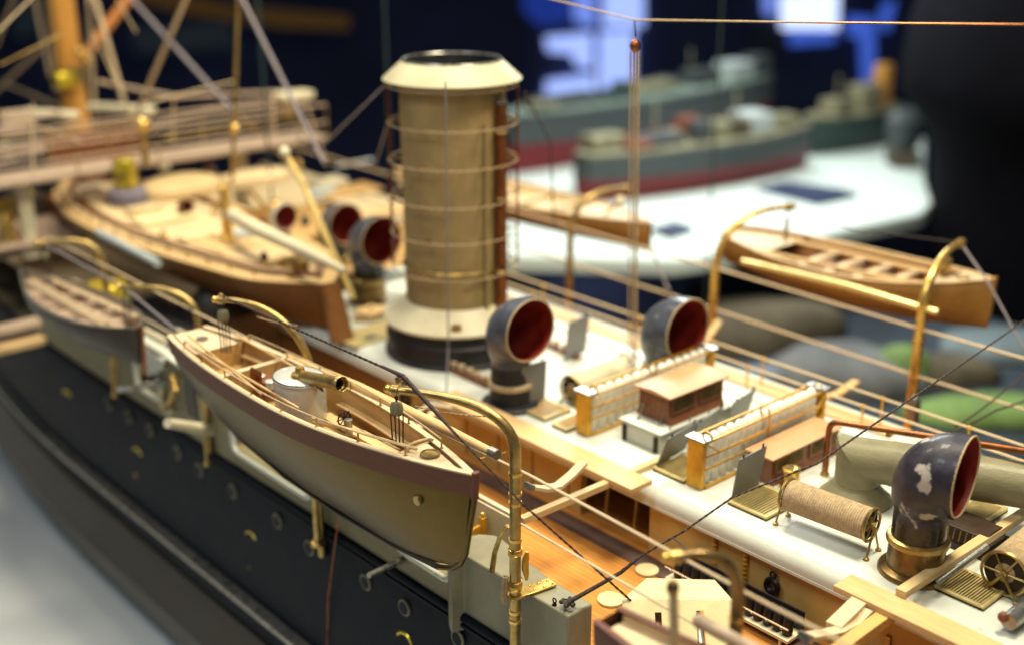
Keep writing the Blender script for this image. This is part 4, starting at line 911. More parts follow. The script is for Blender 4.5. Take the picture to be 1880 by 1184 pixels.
# --- dark whaler at the far left with its davits
wl = thing('rowing_boat', 'blurred dark hulled rowing boat at the far left with oars inside', 'boat', (2.42, 6.4, .05))
WW = [(0,.02),(.08,.10),(.25,.17),(.5,.19),(.72,.15),(.9,.07),(1,.015)]
G2 = boat(wl, 2.42, 5.63, 7.2, WW, lambda u: .27+.03*(2*u-1)**2-.05*u, lambda u: .2, 'boot', m_in='bridge', m_cap='steel', floor=.45, capw=.015)
for k in range(5):
    u = .2+.15*k; a = G2(u, .02, -.02, -1); b = G2(u, .02, -.02, 1); MB().beam(a, b, .045, .008).build('thwart', 'bridge', wl)
for s, dx in ((-1,.04),(-1,.08),(1,.05),(1,.09),(-1,.12)): MB().tube([G2(.12, dx*.5, .012, s), G2(.85, dx*.6, .012, s)], .008, 8).build('oar', 'pink', wl)
MB().prism([G2(0,0,.01,1)+Vector((0,-.005,0)), G2(0,0,.01,1)+Vector((0,-.02,0)), Vector((2.42,5.58,.06)), Vector((2.42,5.62,.06))], (.012,0,0)).build('rudder', 'red_wood', wl)
h3 = at(228, 528, x=2.42); h4 = at(80, 446, x=2.42)
davit(2.66, 5.42, -.4, .34, h3, 'blurred brass davit at the right end of the dark rowing boat', r=.02, rise=.16)
davit(2.68, 6.6, -.4, .34, h4, 'blurred brass davit at the left end of the dark rowing boat', r=.02, rise=.2)
tackle(h3, (2.42, h3.y, .26), 'blurred falls at the right end of the dark rowing boat', bw=.022)
tackle(h4, (2.42, h4.y, .26), 'blurred falls at the left end of the dark rowing boat', bw=.022)
# --- starboard boat in the background
sb = thing('rowing_boat', 'golden brown rowing boat hung at the right with pale thwarts', 'boat', (5.85, 3.5, .3))
SW = [(0,.10),(.06,.17),(.25,.27),(.5,.31),(.72,.27),(.88,.16),(1,.012)]
SX = 5.85
G3 = boat(sb, SX, 4.51, 2.78, SW, lambda u: .42+.36*max(0, u-.5)**2+.06*max(0,.3-u), lambda u: .215+.05*u, 'boatwood', m_in='brownhull', m_cap='plank', floor=.8, capw=.02, full=2.4)
for k in range(5):
    u = .36+.105*k; a = G3(u, .02, -.045, -1); b = G3(u, .02, -.045, 1); MB().beam(a, b, .05, .01).build('thwart', 'pink', sb)
def dp(G, u0, u1, nm, m, t, inset=.02, dz=.004):
    rr = []
    for i in range(7):
        u = lerp(u0, u1, i/6); a = G(u, inset, dz, -1); b = G(u, inset, dz, 1); rr.append([a, b, b+Vector((0,0,-.006)), a+Vector((0,0,-.006))])
    MB().rings(rr).build(nm, m, t)
dp(G3, .0, .22, 'stern_sheets', 'pink', sb, dz=-.02); dp(G3, .85, .985, 'foredeck', 'pink', sb)
MB().torus(G3(.9, 1, .012, 1), .035, .005, 24).build('mast_ring', 'dbrass', sb)
for s in (-1, 1):
    MB().tube([G3(.25, .03, .0, s), G3(.84, .03, .0, s)], .006, 8).build('bench_rail', 'plank', sb)
    for dx in (.07, .1): MB().tube([G3(.2, dx, -.02, s), G3(.8, dx, -.025, s)], .007, 8).build('oar', 'plank', sb)
MB().box(G3(.83, 1, .05, 1)+Vector((.03,0,0)), (.05,.04,.1)).tube([G3(.83,1,.05,1), G3(.8,1,.09,1)+Vector((.05,0,0))], .008).build('bow_gear', 'dbrass', sb)
MB().beam(G3(1,1,.02,1)+Vector((0,-.006,0)), G3(1,1,-.2,1)+Vector((0,.0,0)), .012, .02, up=(1,0,0)).build('stem_post', 'boatwood', sb)
hp = at(1757, 561, x=5.76); MB().lathe(hp, [(.001,0),(.012,0),(.014,.01)], 12, m=MX).build('hawse_eye', 'shot', sb)
h5 = at(1447, 381, x=5.85); h6 = at(1763, 447, x=5.85)
davit(5.42, 4.27, -.3, .30, h5, 'golden davit at the left end of the golden brown boat', r=.026, m='brass', rise=.28)
davit(5.42, 2.93, -.3, .42, h6, 'golden davit at the right end of the golden brown boat', r=.026, m='brass', rise=.16, collars=(.25,.04,-.12))
tackle(h5, (5.85, h5.y, .44), 'falls at the left end of the golden brown boat', bw=.014, r=.004, m='rope')
one('davit_spar', MB().tube([at(1363,480,x=5.43), at(1550,524,x=5.43), at(1722,574,x=5.43)], [.016,.022,.018], 14), mat('gilt', (.85,.68,.3), .25, .6, var=.1), 'bright brass yellow spar slung between the two golden davits', 'spar')
one('cleat_block', MB().box((5.36, 2.88, -.12), (.05,.05,.12)).ball((5.36,2.88,-.05), .02), 'steel', 'grey cleat block at the foot of the right golden davit', 'cleat')
# --- the farther starboard boat
fb = thing('rowing_boat', 'blurred golden boat behind the funnel, stem pointing right', 'boat', (5.85, 6, .2))
FW_ = [(0,.10),(.1,.2),(.4,.28),(.7,.24),(.88,.13),(1,.012)]
G4 = boat(fb, 5.85, 7.9, 5.17, FW_, lambda u: .29+.055*u*u, lambda u: .2, 'boatwood', m_in='pdeck', m_cap='plank', floor=.3, capw=.02)
for k in range(5):
    a = G4(.3+.12*k, .02, -.03, -1); b = G4(.3+.12*k, .02, -.03, 1); MB().beam(a, b, .06, .01).build('thwart', 'pink', fb)
dp(G4, .75, .98, 'foredeck', 'pdeck', fb, dz=.0)
h7 = at(1146, 347, x=5.8)
davit(5.42, 5.5, -.3, .25, h7, 'blurred brass davit right of the funnel', r=.025, rise=.26)
one('lantern_arm', MB().tube([at(1110,395,x=5.5), at(1138,370,x=5.5)], .012).ball(at(1139,370,x=5.5), .035), 'cream', 'blurred cream knobbed arm beside the davit right of the funnel', 'arm')

# --- the near boat cut by the bottom edge
nb = thing('rowing_boat', 'blurred pinkish boat stern cut off by the bottom edge', 'boat', (2.36, 1.3, .1))
G5 = boat(nb, 2.36, 2.205, .2, [(0,.06),(.1,.085),(.2,.105),(.5,.13),(.7,.11),(.9,.06),(1,.01)], lambda u: .285, lambda u: .2, 'strake', m_in='pink', m_cap='strake', floor=.14, capw=.02)
tag(davit(at(1354,1110,x=2.60).x, at(1354,1110,x=2.60).y, -.5, .38, at(1243, 1022, x=2.44), 'blurred dark davit in the lower foreground', r=.021, m='bronze', rise=.16, collars=(.33,.22))[0], None, None)
ff = thing('foreground_fall', 'blurred pale upright rod with a brown head in the lower foreground', 'tackle', at(1240, 1230, x=2.36))
MB().tube([at(1236, 1080, x=2.36), at(1240, 1230, x=2.36)], .014, 12).build('rod', 'rope', ff); MB().ball(at(1235, 1078, x=2.36), .02, 12, 1.3).build('head_block', 'bronze', ff)
one('fore_boom', MB().tube([at(1285,1140,x=2.5), at(1400,1200,x=2.5)], .02, 12).ball(at(1285,1140,x=2.5), .024), 'bridge', 'blurred pink spar end by the lower foreground davit', 'spar')

# ---------------------------------------------------------------- booms and barrels outside the black side
gb = thing('port_gun', 'pale thick gun barrel poking out under the launch stern', 'gun', at(435, 800, x=2.7))
e = at(308, 776, x=2.36); s0 = at(440, 798, x=2.9); MB().tube([s0, s0.lerp(e, .6), e], [.036,.03,.026], 16).build('barrel', 'cream', gb)
gb = thing('port_gun', 'slim steel gun barrel poking out below the launch bow', 'gun', at(765, 1015, x=2.7))
e = at(677, 1056, x=2.47); s0 = at(790, 1003, x=2.86); MB().tube([s0, e], [.017,.013], 12).build('barrel', 'steel', gb); MB().box(at(775,1030,x=2.78), (.1,.09,.05)).build('breech', 'cream', gb, bevel=.004)
gb = thing('port_gun', 'grey gun barrel left of the launch with a curved brass mount', 'gun', at(310, 700, x=2.7))
e = at(216, 716, x=2.45); s0 = at(312, 699, x=2.7); MB().tube([s0, e], [.022,.016], 12).build('barrel', 'steel', gb)
MB().tube([at(318,690,x=2.66), at(322,715,x=2.62), at(312,740,x=2.64), at(300,745,x=2.66)], [.02,.018,.014,.01], 12).build('mount', 'brass', gb)
MB().torus(at(305,735,x=2.66), .07, .014, 20, MX, arc=(R(-60), R(150))).build('mount_ring', 'cream', gb)
for px, y0_, y1_, r, lab in ((577, 895, 995, .016, 'brass post under the middle of the launch'), (376, 800, 850, .009, 'slim post below the thick gun barrel'), (204, 665, 722, .011, 'slim post under the dark rowing boat')):
    a = at(px, y0_, x=2.6); b = at(px, y1_, x=2.6); b = Vector((a.x, a.y, b.z))
    one('support_post', MB().tube([a, b], r, 12).lathe(b, [(r*2,0),(r*2,.02),(r,.025)], 14), 'dbrass', lab, 'post', 'posts outside the black side')
one('side_flap', MB().prism([at(px, py, x=2.64) for px, py in ((262,637),(298,662),(294,680),(272,690),(264,680))], (.02,0,0)), 'white', 'small white flap between the two port side boats', 'flap')
one('white_bar', MB().tube([at(258,603,x=2.68), at(303,627,x=2.68)], .02, 10), 'cream', 'short pale bar between the dark boat and the launch', 'bar')

# ---------------------------------------------------------------- life lines, rails and rigging
def line(pts, r, m, label, cat='rope', group=None, name='rigging_line', seg=6, sag=0, n=16):
    P_ = []
    for i in range(len(pts)-1):
        a = Vector(pts[i]); b = Vector(pts[i+1])
        for k in range(n):
            u = k/n; P_.append(a.lerp(b, u)+Vector((0,0,-sag*4*u*(1-u))))
    P_.append(Vector(pts[-1]))
    if m == 'drope' or cat == 'cord': return one(name, MB().twist(P_, r), m, label, cat, group)
    return one(name, MB().tube(P_, r, seg), m, label, cat, group)
lg = 'life lines strung along the ship'
line([(2.64, 7.0, .40), (2.64, 5.3, .40), (2.64, 4.2, .405), (2.64, 2.87, .43), (2.64, 1.84, .40), (2.64, .2, .40)], .0055, 'pink', 'upper port life line passing behind the launch', group=lg)
line([(2.64, 7.0, .2), (2.64, 4.4, .2), (2.64, 2.89, .212), (2.64, 1.84, .19), (2.64, .2, .18)], .005, 'pink', 'lower port life line over the wooden deck', group=lg)
line([(5.42, 9.5, .36), (5.42, 4.25, .325), (5.42, 2.93, .305), (5.42, .6, .30)], .0075, 'pink', 'upper starboard life line crossing the golden davits', group=lg)
line([(5.42, 9.5, .12), (5.42, 4.25, .07), (5.42, 2.93, .05), (5.42, .6, .05)], .0075, 'pink', 'lower starboard life line crossing the golden davits', group=lg)
def rail(x, h, y0, y1, ys_, label, r=.0062):
    t = thing('hand_rail', label, 'rail', (x, (y0+y1)/2, 0), 'rails at the starboard roof edge')
    MB().tube([(x, y0, h), (x, y1, h)], r, 8).build('rail_bar', 'pink', t)
    for y in ys_: MB().tube([(x, y, .0), (x, y, h)], .005, 8).ball((x, y, h), .011).build('post', 'orange', t)
rail(4.715, .125, 1.5, 6.2, (2.79, 3.47, 2.35, 4.3, 5.1), 'lower inner rail of the starboard roof edge')
rail(4.80, .155, 1.5, 6.2, (2.74, 3.44, 2.3, 4.3, 5.1), 'upper outer rail of the starboard roof edge')
line([at(985,-8,x=4.1), at(1165,37,x=4.1), at(1500,42,x=4.1)], .0042, 'rope', 'fine pale wire along the top of the picture, bent where the tackle hangs', 'wire')
line([at(1500,42,x=4.1), at(1900,46,x=4.1)], .0042, 'copper', 'reddish right end of the wire along the top', 'wire')
ht = thing('hanging_tackle', 'long tackle of thin ropes hanging from the top wire right of the funnel', 'tackle', at(1165, 85, x=4.1))
b0 = at(1165, 85, x=4.1); MB().tube([at(1165,37,x=4.1), b0+Vector((0,0,.04))], .004, 6).build('hook', 'drope', ht); MB().ball(b0, .024, 14, 1.25).build('block', 'copper', ht)
for k, (tx, bx_) in enumerate(((1157,1153),(1163,1160),(1168,1163),(1173,1168))):
    MB().tube([at(tx, 96, x=4.1), at((tx+bx_)/2, 380, x=4.15), at(bx_, 672, x=4.2)], .0038 if k < 3 else .005, 6).build('rope', 'rope', ht)
line([at(818,150,x=3.55), at(823,640,x=3.6), at(819,728,z=0)], .0042, 'lrope', 'pale upright wire in front of the funnel', 'wire')
gg = 'funnel guy wires'
line([at(706,158,x=3.75), at(588,272,x=3.9)], .006, 'lrope', 'guy wire from the upper left of the funnel', 'wire', gg)
line([at(712,225,x=3.85), at(690,300,x=4.3)], .005, 'lrope', 'short faint guy wire left of the funnel', 'wire', gg)
line([at(964,170,x=4.25), at(1010,262,x=4.6), at(1018,420,x=5.0)], .006, 'drope', 'dark guy wire right of the funnel', 'wire', gg)
line([at(1193,450,x=5.6), at(1228,535,x=5.4)], .008, 'lrope', 'short slanting lilac line under the golden boat stem behind', 'wire')
dg = 'dark rigging ropes'
line([at(410,545,x=2.41), at(740,690,x=2.41)], .0062, 'drope', 'dark rope between the two davit heads above the launch', group=dg)
line([at(742,697,x=2.41), at(960,925,x=2.55), at(1190,1130,x=2.95)], .0052, 'drope', 'dark rope running down from the near davit head over the deck', group=dg)
mm = MB(); a = at(700,672,x=2.405); b = at(740,690,x=2.405); mm.tube([a, b, at(790,745,x=2.43), at(840,800,x=2.46)], [.006,.009,.008,.005], 8)
one('rope_splice', mm, 'drope', 'thick tarred splice at the near davit head', 'rope')
mm = MB()
for k in range(9): a = at(738+random.uniform(-9,9), 697+random.uniform(-9,9), x=2.41); mm.ball(a, .010, 8)
one('lashing_knot', mm, 'dbrass', 'knotted lashing round the near davit head', 'knot')
mm = MB()
for k in range(7): a = at(411+random.uniform(-8,8), 545+random.uniform(-6,6), x=2.41); mm.ball(a, .009, 8)
one('lashing_knot', mm, 'dbrass', 'knotted lashing round the stern davit head of the launch', 'knot')
line([at(1036,1110,z=-.08), at(1130,1055,z=.02), at(1180,1018,z=.1), at(1255,975,z=.2), at(1345,912,z=.3), at(1500,850,z=.42), at(1880,590,z=.62), at(1960,535,z=.66)], .0052, 'drope', 'long dark stay rising from the locker to the right edge', group=dg)
mm = MB(); mm.tube([at(1036,1111,z=-.078), at(1052,1100,z=-.06), at(1100,1073,z=-.01), at(1140,1050,z=.03), at(1180,1018,z=.1)], [.012,.009,.008,.0075,.004], 8)
for k in range(12): mm.ball(at(1040+random.uniform(-10,14), 1106+random.uniform(-9,8), z=-.075), .009, 8)
one('rope_splice', mm, 'drope', 'tarred stay end with shackles on the locker top', 'rope')
line([at(1178,1020,z=.1), at(1235,985,z=.12), at(1262,1010,x=2.5)], .004, 'drope', 'slack rope end near the blurred foreground davit', group=dg)
line([at(1755,782,x=4.8), at(1850,712,x=5.2), at(1900,668,x=5.4)], .0055, 'drope', 'short dark rope at the right edge, upper of two', group=dg, sag=.01)
line([at(1745,795,x=4.8), at(1830,752,x=5.1), at(1900,728,x=5.4)], .006, 'drope', 'short dark rope at the right edge, lower of two', group=dg, sag=.004)
line([at(1449,381,x=5.85), at(1560,420,x=5.75), at(1765,446,x=5.85)], .0045, 'drope', 'thin dark rope between the heads of the golden davits', group=dg)
line([at(1766,450,x=5.85), at(1815,520,x=5.7), at(1880,640,x=5.6)], .006, 'lrope', 'pale line falling right from the golden davit head', group=dg)
line([at(78,447,x=2.42), at(228,528,x=2.42), at(330,612,x=2.5)], .006, 'lrope', 'lilac rope between the davit heads of the dark rowing boat', group=dg)
line([at(472,582,x=2.41), at(545,598,x=2.63)], .003, 'rope', 'thin twisted cord at the stern davit of the launch', 'cord', sag=.005)
line([at(762,745,x=2.41), at(895,764,x=2.60)], .0035, 'rope', 'thin twisted cord from the near tackle block to the davit post', 'cord', sag=.008)
line([at(878,842,x=2.55), at(905,835,x=2.6), at(932,829,x=2.62)], .0035, 'brass', 'yellow cord tying the thick spar to the near davit', 'cord')

# ---------------------------------------------------------------- picket boat and the things on it
PX = 3.60
pb = thing('picket_boat', 'big blurred brown hull with pale deck standing left of the funnel', 'boat', (PX, 7.4, -.05))
PW = [(0,.02),(.04,.16),(.10,.31),(.2,.39),(.34,.47),(.5,.53),(.68,.50),(.85,.36),(.95,.18),(1,.03)]
pz_ = lambda u: .29
G6 = boat(pb, PX, 5.62, 9.3, PW, pz_, lambda u: .31, 'brownhull', m_in='pdeck', m_cap='plank', floor=.10, capw=.10, full=1.9, n=50)
MB().beam((PX-.02, 5.60, .30), (PX-.06, 5.42, .0), .02, .14, up=(1,0,0)).build('rudder_post', 'brownhull', pb)
for inset, zz in ((.14, .02), ):
    for s in (-1, 1): MB().tube([G6(lerp(.03, .97, k/40), inset, zz+.012, s) for k in range(41)], .018, 8).build('coaming', 'red_wood', pb)
rr = []
for i in range(25):
    u = lerp(.16, .9, i/24); a = G6(u, .2, .03, -1); b = G6(u, .2, .03, 1); rr.append([a, b, b+Vector((0,0,-.03)), a+Vector((0,0,-.03))])
MB().rings(rr).build('cabin_top', 'pdeck', pb)
for k in range(16):
    p = G6(.05+.055*k, .05, .01, -1); MB().tube([p, p+Vector((0,0,.06))], .006, 6).build('stanchion', 'dbrass', pb)
MB().tube([G6(.05+.055*k, .05, .07, -1) for k in range(16)], .006, 6).build('guard_line', 'pink', pb)
gP = 'fittings on the picket boat'
def zat(px, py, z): return at(px, py, z=z)
o = zat(419, 440, .33); t = thing('boat_funnel', 'slim upright brass funnel on the brown hull deck', 'funnel', o, gP)
MB().lathe(o, [(.05,0),(.05,.015),(.034,.025),(.034,.34),(.038,.345),(.03,.35)], 20).build('pipe', 'brass', t)
t = zat(419, 448, .32); one('funnel_plinth', MB().box((t.x, t.y+.02, t.z+.0), (.3,.4,.02)), 'plank', 'flat wooden plinth under the slim brass funnel', 'plinth', gP)
o = zat(236, 372, .33); t = thing('searchlight', 'yellow brass box on a purple grey drum', 'searchlight', o, gP)
MB().lathe(o, [(.135,0),(.14,.01),(.14,.085),(.12,.10),(.07,.105)], 28).build('drum', 'purple', t); MB().box(o+Vector((0,0,.21)), (.12,.13,.21), rz=HEAD).build('box', 'tyel', t, bevel=.01)
MB().ball(o+Vector((-.06,-.05,.2)), .022).build('knob', 'shot', t)
o = zat(330, 352, .33); t = thing('cabin_dome', 'rounded tan cabin roof behind the purple drum', 'cabin', o, gP)
MB().lathe(o, [(.26,0),(.26,.05),(.22,.09),(.12,.12),(.001,.13)], 32, 1.3, .9).build('roof', 'planky', t)
o = zat(470, 335, .33); t = thing('cabin_dome', 'pale flat cabin roof near the bridge end', 'cabin', o, gP); MB().lathe(o, [(.2,0),(.2,.06),(.12,.09),(.001,.1)], 28, 1.5, .8).build('roof', 'pdeck', t)
for px, py, s, lab in ((338, 402, .6, 'tiny red mouthed vent right of the purple drum'), (518, 440, 1.0, 'small white cowl with red mouth behind the pale boom')):
    p = zat(px, py, .31); cowl(p.x, p.y, lab, rn=.04*s+.01, rm=.085*s, zm=.16*s, dy=.05, zring=.05, flange=.06, z0=.31, shell='lgrey' if s == 1 else 'copper', neckm='copper', group='small vents on the picket boat')
sp = thing('boat_boom', 'long pale boom lying over the stern of the brown hull', 'spar', zat(520, 450, .45), gP)
MB().tube([at(425,395,z=.5), at(480,425,z=.5), at(560,462,z=.47), at(634,498,z=.44)], [.045,.045,.036,.02], 14).build('spar', 'cream', sp)
dpole = line([at(523,282,z=.95), at(560,345,z=.75), at(648,548,z=.12)], .019, 'gilt', 'diagonal bright brass pole left of the funnel', 'pole', gP, name='brass_pole', seg=10)
MB().ball(at(522, 280, z=.96), .035).build('pole_cap', 'cream', dpole)
line([at(460,350,z=.5), at(490,385,z=.45), at(498,410,z=.42)], .016, 'brass', 'short bent brass pipe behind the pale boom', 'pipe', gP)
for px, py, sx_, sy_, h, m_, lab in ((600,335,.3,.2,.05,'cream','pale flat box near the tip of the bridge'), (590,355,.22,.14,.06,'twhite','white blurred fittings beside the diagonal pole'), (640,350,.5,.3,.02,'boatin','orange brown deck hatch right of the diagonal pole'),
        (700,390,.5,.2,.03,'plank','pale deck strip left of the funnel middle'), (480,400,.3,.25,.08,'boatwood','brown cabin side behind the short bent pipe'), (560,440,.35,.2,.1,'boatin','light brown locker under the diagonal pole'),
        (300,400,.4,.22,.03,'shield','bright yellow cream hatch below the purple drum'), (540,490,.14,.12,.09,'dbrass','dark brass winch on the brown hull stern'), (448,430,.16,.12,.05,'twhite','white fitting at the foot of the slim brass funnel'),
        (720,505,.2,.1,.06,'twhite','white block left of the funnel foot'), (650,300,.4,.04,.02,'lgrey','pale lilac strip near the tip of the bridge'), (265,385,.25,.1,.05,'pdeck','pale locker behind the bright hatch'),
        (370,430,.3,.12,.02,'shield','cream patch left of the slim brass funnel'), (250,345,.3,.2,.05,'plank','tan hatch behind the yellow box'), (160,345,.18,.12,.02,'bridge','pinkish oval hatch in the rounded bow')):
    p = at(px, py, z=.34 if px < 560 else .15); one('deck_locker', MB().box((p.x, p.y, p.z), (sx_, sy_, h)), m_, lab, 'locker', 'blurred boxes and hatches left of the funnel', bevel=.008)
line([at(182,428,x=3.05), at(290,484,x=3.05)], .026, 'twhite', 'glossy white tube under the brown hull edge', 'tube', seg=12, name='white_tube')
# decks and structures beyond
one('aft_platform', MB().box((4.75, 7.2, .04), (1.0, 1.9, .03)), 'boatin', 'orange brown planked platform left of the funnel', 'platform')
one('aft_platform', MB().box((3.0, 6.2, -.1), (.5, 2.0, .03)), 'pblack', 'dark platform under the brown hull', 'platform')
# bridge
bg = thing('flying_bridge', 'long pinkish bridge deck crossing the ship at the upper left', 'bridge', (3.6, 8.4, .5))
BZ = .56
for z, y, w, h, m_ in ((BZ, 8.3, .42, .045, 'bridge'),):
    MB().box((3.2, 8.35, BZ), (4.2, w*.85, .032)).build('bridge_deck', m_, bg, bevel=.006)
for z in (.70, .84):
    for y in (8.12, 8.58): MB().tube([(1.2, y, z), (5.25, y, z)], .008, 8).build('bridge_rail', 'bridge', bg)
for x in (2.0, 2.6, 3.2, 3.8, 4.4, 5.0, 5.25):
    for y in (8.12, 8.58): MB().tube([(x, y, BZ), (x, y, .85)], .006, 8).build('stanchion', 'dbrass', bg)
for x in (2.9, 3.7, 4.6): MB().box((x, 8.4, .26), (.09, .09, .56)).build('pillar', 'cream', bg)
MB().box((3.55, 8.65, .66), (.7, .05, .22)).build('front_screen', 'red_wood', bg)
MB().box((5.1, 8.35, .90), (.3, .16, .06)).build('wing_box', 'cream', bg, bevel=.01)
MB().box((5.02, 8.35, .8), (.1, .1, .12)).build('wing_lamp', 'dbrass', bg)
# mast and its gear
mast = thing('mast', 'thick ochre mast rising out of the picture at the left', 'mast', (4.1, 10.3, .3))
MB().tube([(4.1,10.3,-.2),(4.1,10.3,.3),(4.1,10.34,3.5)], [.115,.112,.10], 24).build('pole', 'mast', mast)
for z in (.95, 1.0): MB().lathe((4.1,10.3,z), [(.1,-.03),(.145,-.03),(.145,.03),(.1,.03)], 24).build('band', 'dbrass', mast)
MB().box((3.95, 10.1, .95), (.16,.16,.12)).build('gear_box', 'tyel', mast, bevel=.02)
line([at(148,112,x=4.05), at(250,-20,x=4.6)], .045, mat('spar_copper', (.40,.15,.035), .4), 'orange brown derrick leaning right from the mast', 'spar', seg=12, name='derrick')
one('mast_lug', MB().ball(at(147,98,x=4.05), .05), 'brass', 'brass lug on the mast just above the derrick heel', 'fitting')
one('mast_lug', MB().ball(at(163,112,x=4.05), .045), 'brass', 'brass lug at the derrick heel, the lower of two', 'fitting')
tpole = line([at(437,-10,x=3.9), at(430,235,x=3.9), at(426,335,x=3.9)], .014, 'dbrass', 'thin brass pole standing right of the mast', 'pole', seg=10, name='brass_pole')
MB().ball(at(431,236,x=3.9), .035).build('pole_knob', 'brass', tpole)
t = thing('brass_lamp', 'glowing yellow brass ball on a short post before the bridge', 'lamp', at(261, 300, x=3.7)); p = at(261, 229, x=3.7)
MB().ball(p, .055, 16).build('ball', 'brass', t); MB().tube([p, p-Vector((0,0,.28))], .03, 10).build('post', 'dbrass', t)
sg = 'shrouds and stays at the mast'
for i, (a_, b_, r, m_, lab) in enumerate((
    ((238,-5),(428,205),.015,'lrope','lilac stay sloping right between mast and thin pole'), ((440,-10),(595,300),.013,'lrope','lilac stay sloping right beyond the thin pole'),
    ((345,-10),(255,200),.018,'pink','pale stay sloping left across the lilac stay'), ((172,-10),(228,190),.02,'rope','brownish shroud close right of the mast'), ((162,-10),(175,235),.016,'rope','upright shroud touching the mast on its right'),
    ((62,-10),(92,140),.014,'rope','shroud left of the mast, nearer of two'), ((88,-10),(104,170),.02,'rope','dark shroud right beside the mast'), ((28,-10),(-10,90),.014,'rope','shroud at the upper left corner'),
    ((80,85),(-10,170),.018,'rope','pale brace crossing down to the left edge'), ((10,155),(120,200),.012,'rope','short brace behind the bridge rail at the left'))):
    line([at(*a_, x=4.1), at(*b_, x=4.0)], r, m_, lab, 'stay', sg)
for (a_, b_, lab) in (((-10,240),(110,205),'pale upper left bridge line'), ((180,150),(330,180),'pale line right of the mast at rail height'), ((330,178),(560,168),'pale line running to the bridge wing'), ((-10,300),(380,205),'pale yard line crossing above the bridge'), ((380,205),(560,185),'end of the yard line by the bridge wing')):
    line([at(*a_, y=9.2), at(*b_, y=9.2)], .016, 'bridge', lab, 'line', 'bridge lines')
for px, py, l_ , lab in ((90, 210, (.5,.12,.06), 'white rolled canvas left of the mast'), (222, 200, (.6,.12,.06), 'white rolled canvas right of the mast'), (25, 225, (.22,.1,.18), 'lilac grey box at the left edge'), (40, 268, (.6,.12,.05), 'pink plank behind the bridge rail'), (10, 275, (.1,.1,.1), 'white lamp at the left edge')):
    p = at(px, py, y=9.4); one('bridge_gear', MB().box(p, l_, rz=R(-60) if 'canvas' in lab else 0), 'cream' if 'white' in lab else 'bridge', lab, 'gear', 'blurred gear round the bridge', bevel=.02)
bl_ = 'thin lines round the bridge'
for i, (a_, b_, lab) in enumerate((((0,205),(150,262),'first thin line crossing the bridge at the left'), ((60,190),(60,330),'upright thin line left of the mast foot'), ((190,215),(205,300),'upright thin line right of the mast foot'), ((318,178),(318,268),'upright thin line right of the brass ball'),
    ((265,190),(430,150),'thin line rising to the thin brass pole'), ((300,255),(560,215),'thin line along the bridge rail'), ((0,255),(250,222),'thin line along the bridge rail at the left'), ((500,170),(505,262),'upright thin line at the bridge wing'), ((0,120),(120,60),'thin line rising to the mast from the left edge'),
    ((170,60),(255,240),'thin shroud right of the derrick'), ((560,185),(600,305),'thin line below the bridge tip'), ((440,210),(520,290),'thin line between the thin pole and the bridge'), ((215,0),(250,60),'short line beside the derrick head'), ((-5,60),(60,-5),'short line in the upper left corner'))):
    line([at(*a_, y=8.0), at(*b_, y=8.0)], .0065, ('rope', 'pink', 'dbrass')[i % 3], lab, 'line', bl_)
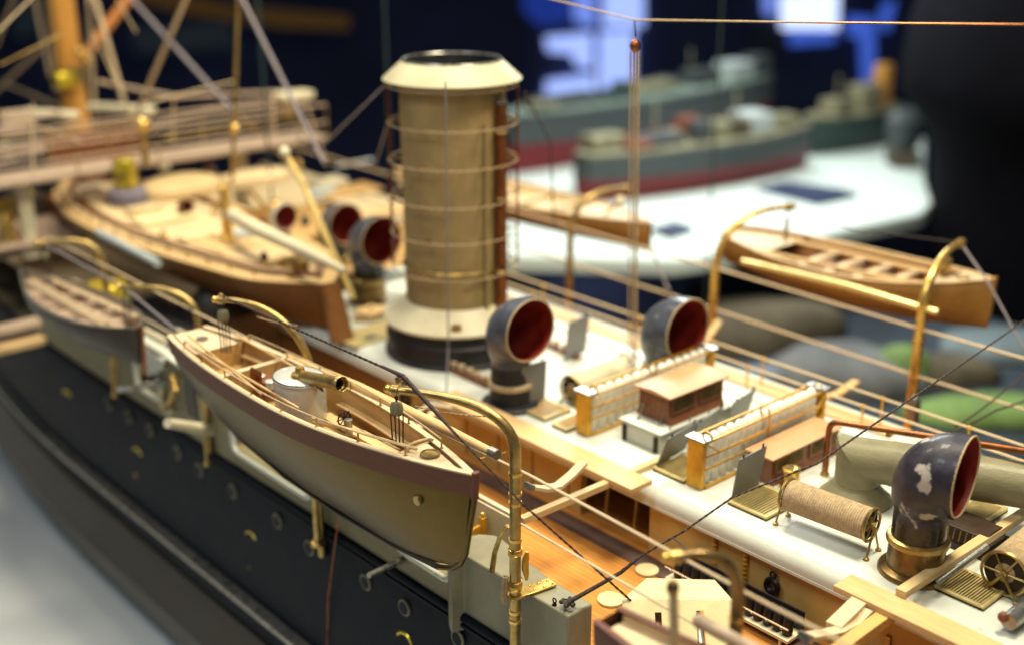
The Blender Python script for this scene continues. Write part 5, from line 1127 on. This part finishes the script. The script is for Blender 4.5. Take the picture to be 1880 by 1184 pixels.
for px, py, s_, m_, lab in ((300,300,.09,'cream','cream block behind the brass ball'), (385,312,.1,'red_wood','dark brown box under the bridge'), (440,312,.07,'cream','pale block under the bridge beside the thin pole'), (545,300,.08,'brass','brass fitting under the bridge tip'), (150,300,.1,'dbrass','tarnished fitting under the bridge at the left'),
    (95,330,.12,'boot','dark block left of the rounded bow'), (505,375,.06,'brass','small brass piece behind the bent pipe'), (350,375,.06,'red_wood','small dark hatch beside the tiny vent'), (395,385,.05,'dbrass','small brass piece left of the slim funnel'), (560,405,.06,'shot','small dark box under the diagonal pole'),
    (300,430,.05,'dbrass','small brass bollard on the near side of the brown hull'), (485,470,.05,'shot','dark knob on the brown hull stern'), (250,395,.05,'dbrass','small brass bollard near the purple drum'), (600,395,.06,'cream','pale small box beside the farthest grey cowl')):
    p = at(px, py, z=.36); one('small_fitting', MB().lathe(p-Vector((0,0,s_*.5)), [(s_*.5,0),(s_*.5,s_*.5),(s_*.3,s_*.7),(s_*.35,s_),(.001,s_*1.05)], 12), m_, lab, 'fitting', 'small blurred fittings left of the funnel')
# left edge: gun sponson and decks
for px, py, z, d_, m_, lab in ((60,425,.1,(.9,.7,.03),'bridge','pinkish brown platform at the left edge'), (10,455,.0,(.6,.5,.03),'bridge','lower pinkish platform at the left edge'), (30,600,-.2,(.3,.1,.05),'bridge','pink beam at the left edge below the dark boat'), (30,632,-.3,(.35,.12,.05),'plank','tan beam at the left edge above the black side'), (50,380,.15,(.3,.3,.2),'boot','dark block above the left platform'), (115,400,.1,(.12,.5,.3),'red_wood','brown panel left of the brown hull bow')):
    p = at(px, py, z=z); one('side_platform', MB().box(p, d_), m_, lab, 'platform', 'blurred platforms at the left edge', bevel=.008)
t = thing('platform_gun', 'small brass gun on the left edge platform', 'gun', at(15, 440, z=.12))
p = at(15, 440, z=.12); MB().lathe(p, [(.07,0),(.05,.08),(.06,.2)], 16).build('pedestal', 'brass', t); MB().tube([p+Vector((-.15,-.1,.26)), p+Vector((.25,.15,.26))], .035, 12).build('barrel', 'tyel', t); MB().box(p+Vector((0,0,.24)), (.12,.1,.1)).build('cradle', 'dbrass', t)
t = thing('yellow_ventilator', 'bright yellow drum behind the dark rowing boat', 'drum', at(200, 545, z=.1)); p = at(198, 545, z=.1)
MB().lathe(p, [(.13,-.1),(.13,.06),(.11,.09),(.001,.1)], 28).build('body', 'tyel', t); MB().torus(p+Vector((0,0,-.01)), .132, .012, 28).build('band', 'shot', t)
one('grey_boulder_cover', MB().lathe(at(420, 570, z=-.1), [(.001,.22),(.1,.2),(.17,.1),(.18,0)], 24, 1.6, 1), 'boot', 'dark rounded canvas cover behind the stern davit of the launch', 'cover')

wn = thing('small_winch', 'small grey winch on the brass grating cut by the right edge', 'winch', at(1872, 1128, z=.02))
p = at(1872, 1125, z=.05); MB().tube([p+Vector((-.08,.0,0)), p+Vector((.1,0,0))], [.03,.036], 14).build('drum', 'steel', wn)
MB().ball(p+Vector((-.08,.02,.01)), .02, 10).build('end_knob', 'red_wood', wn)
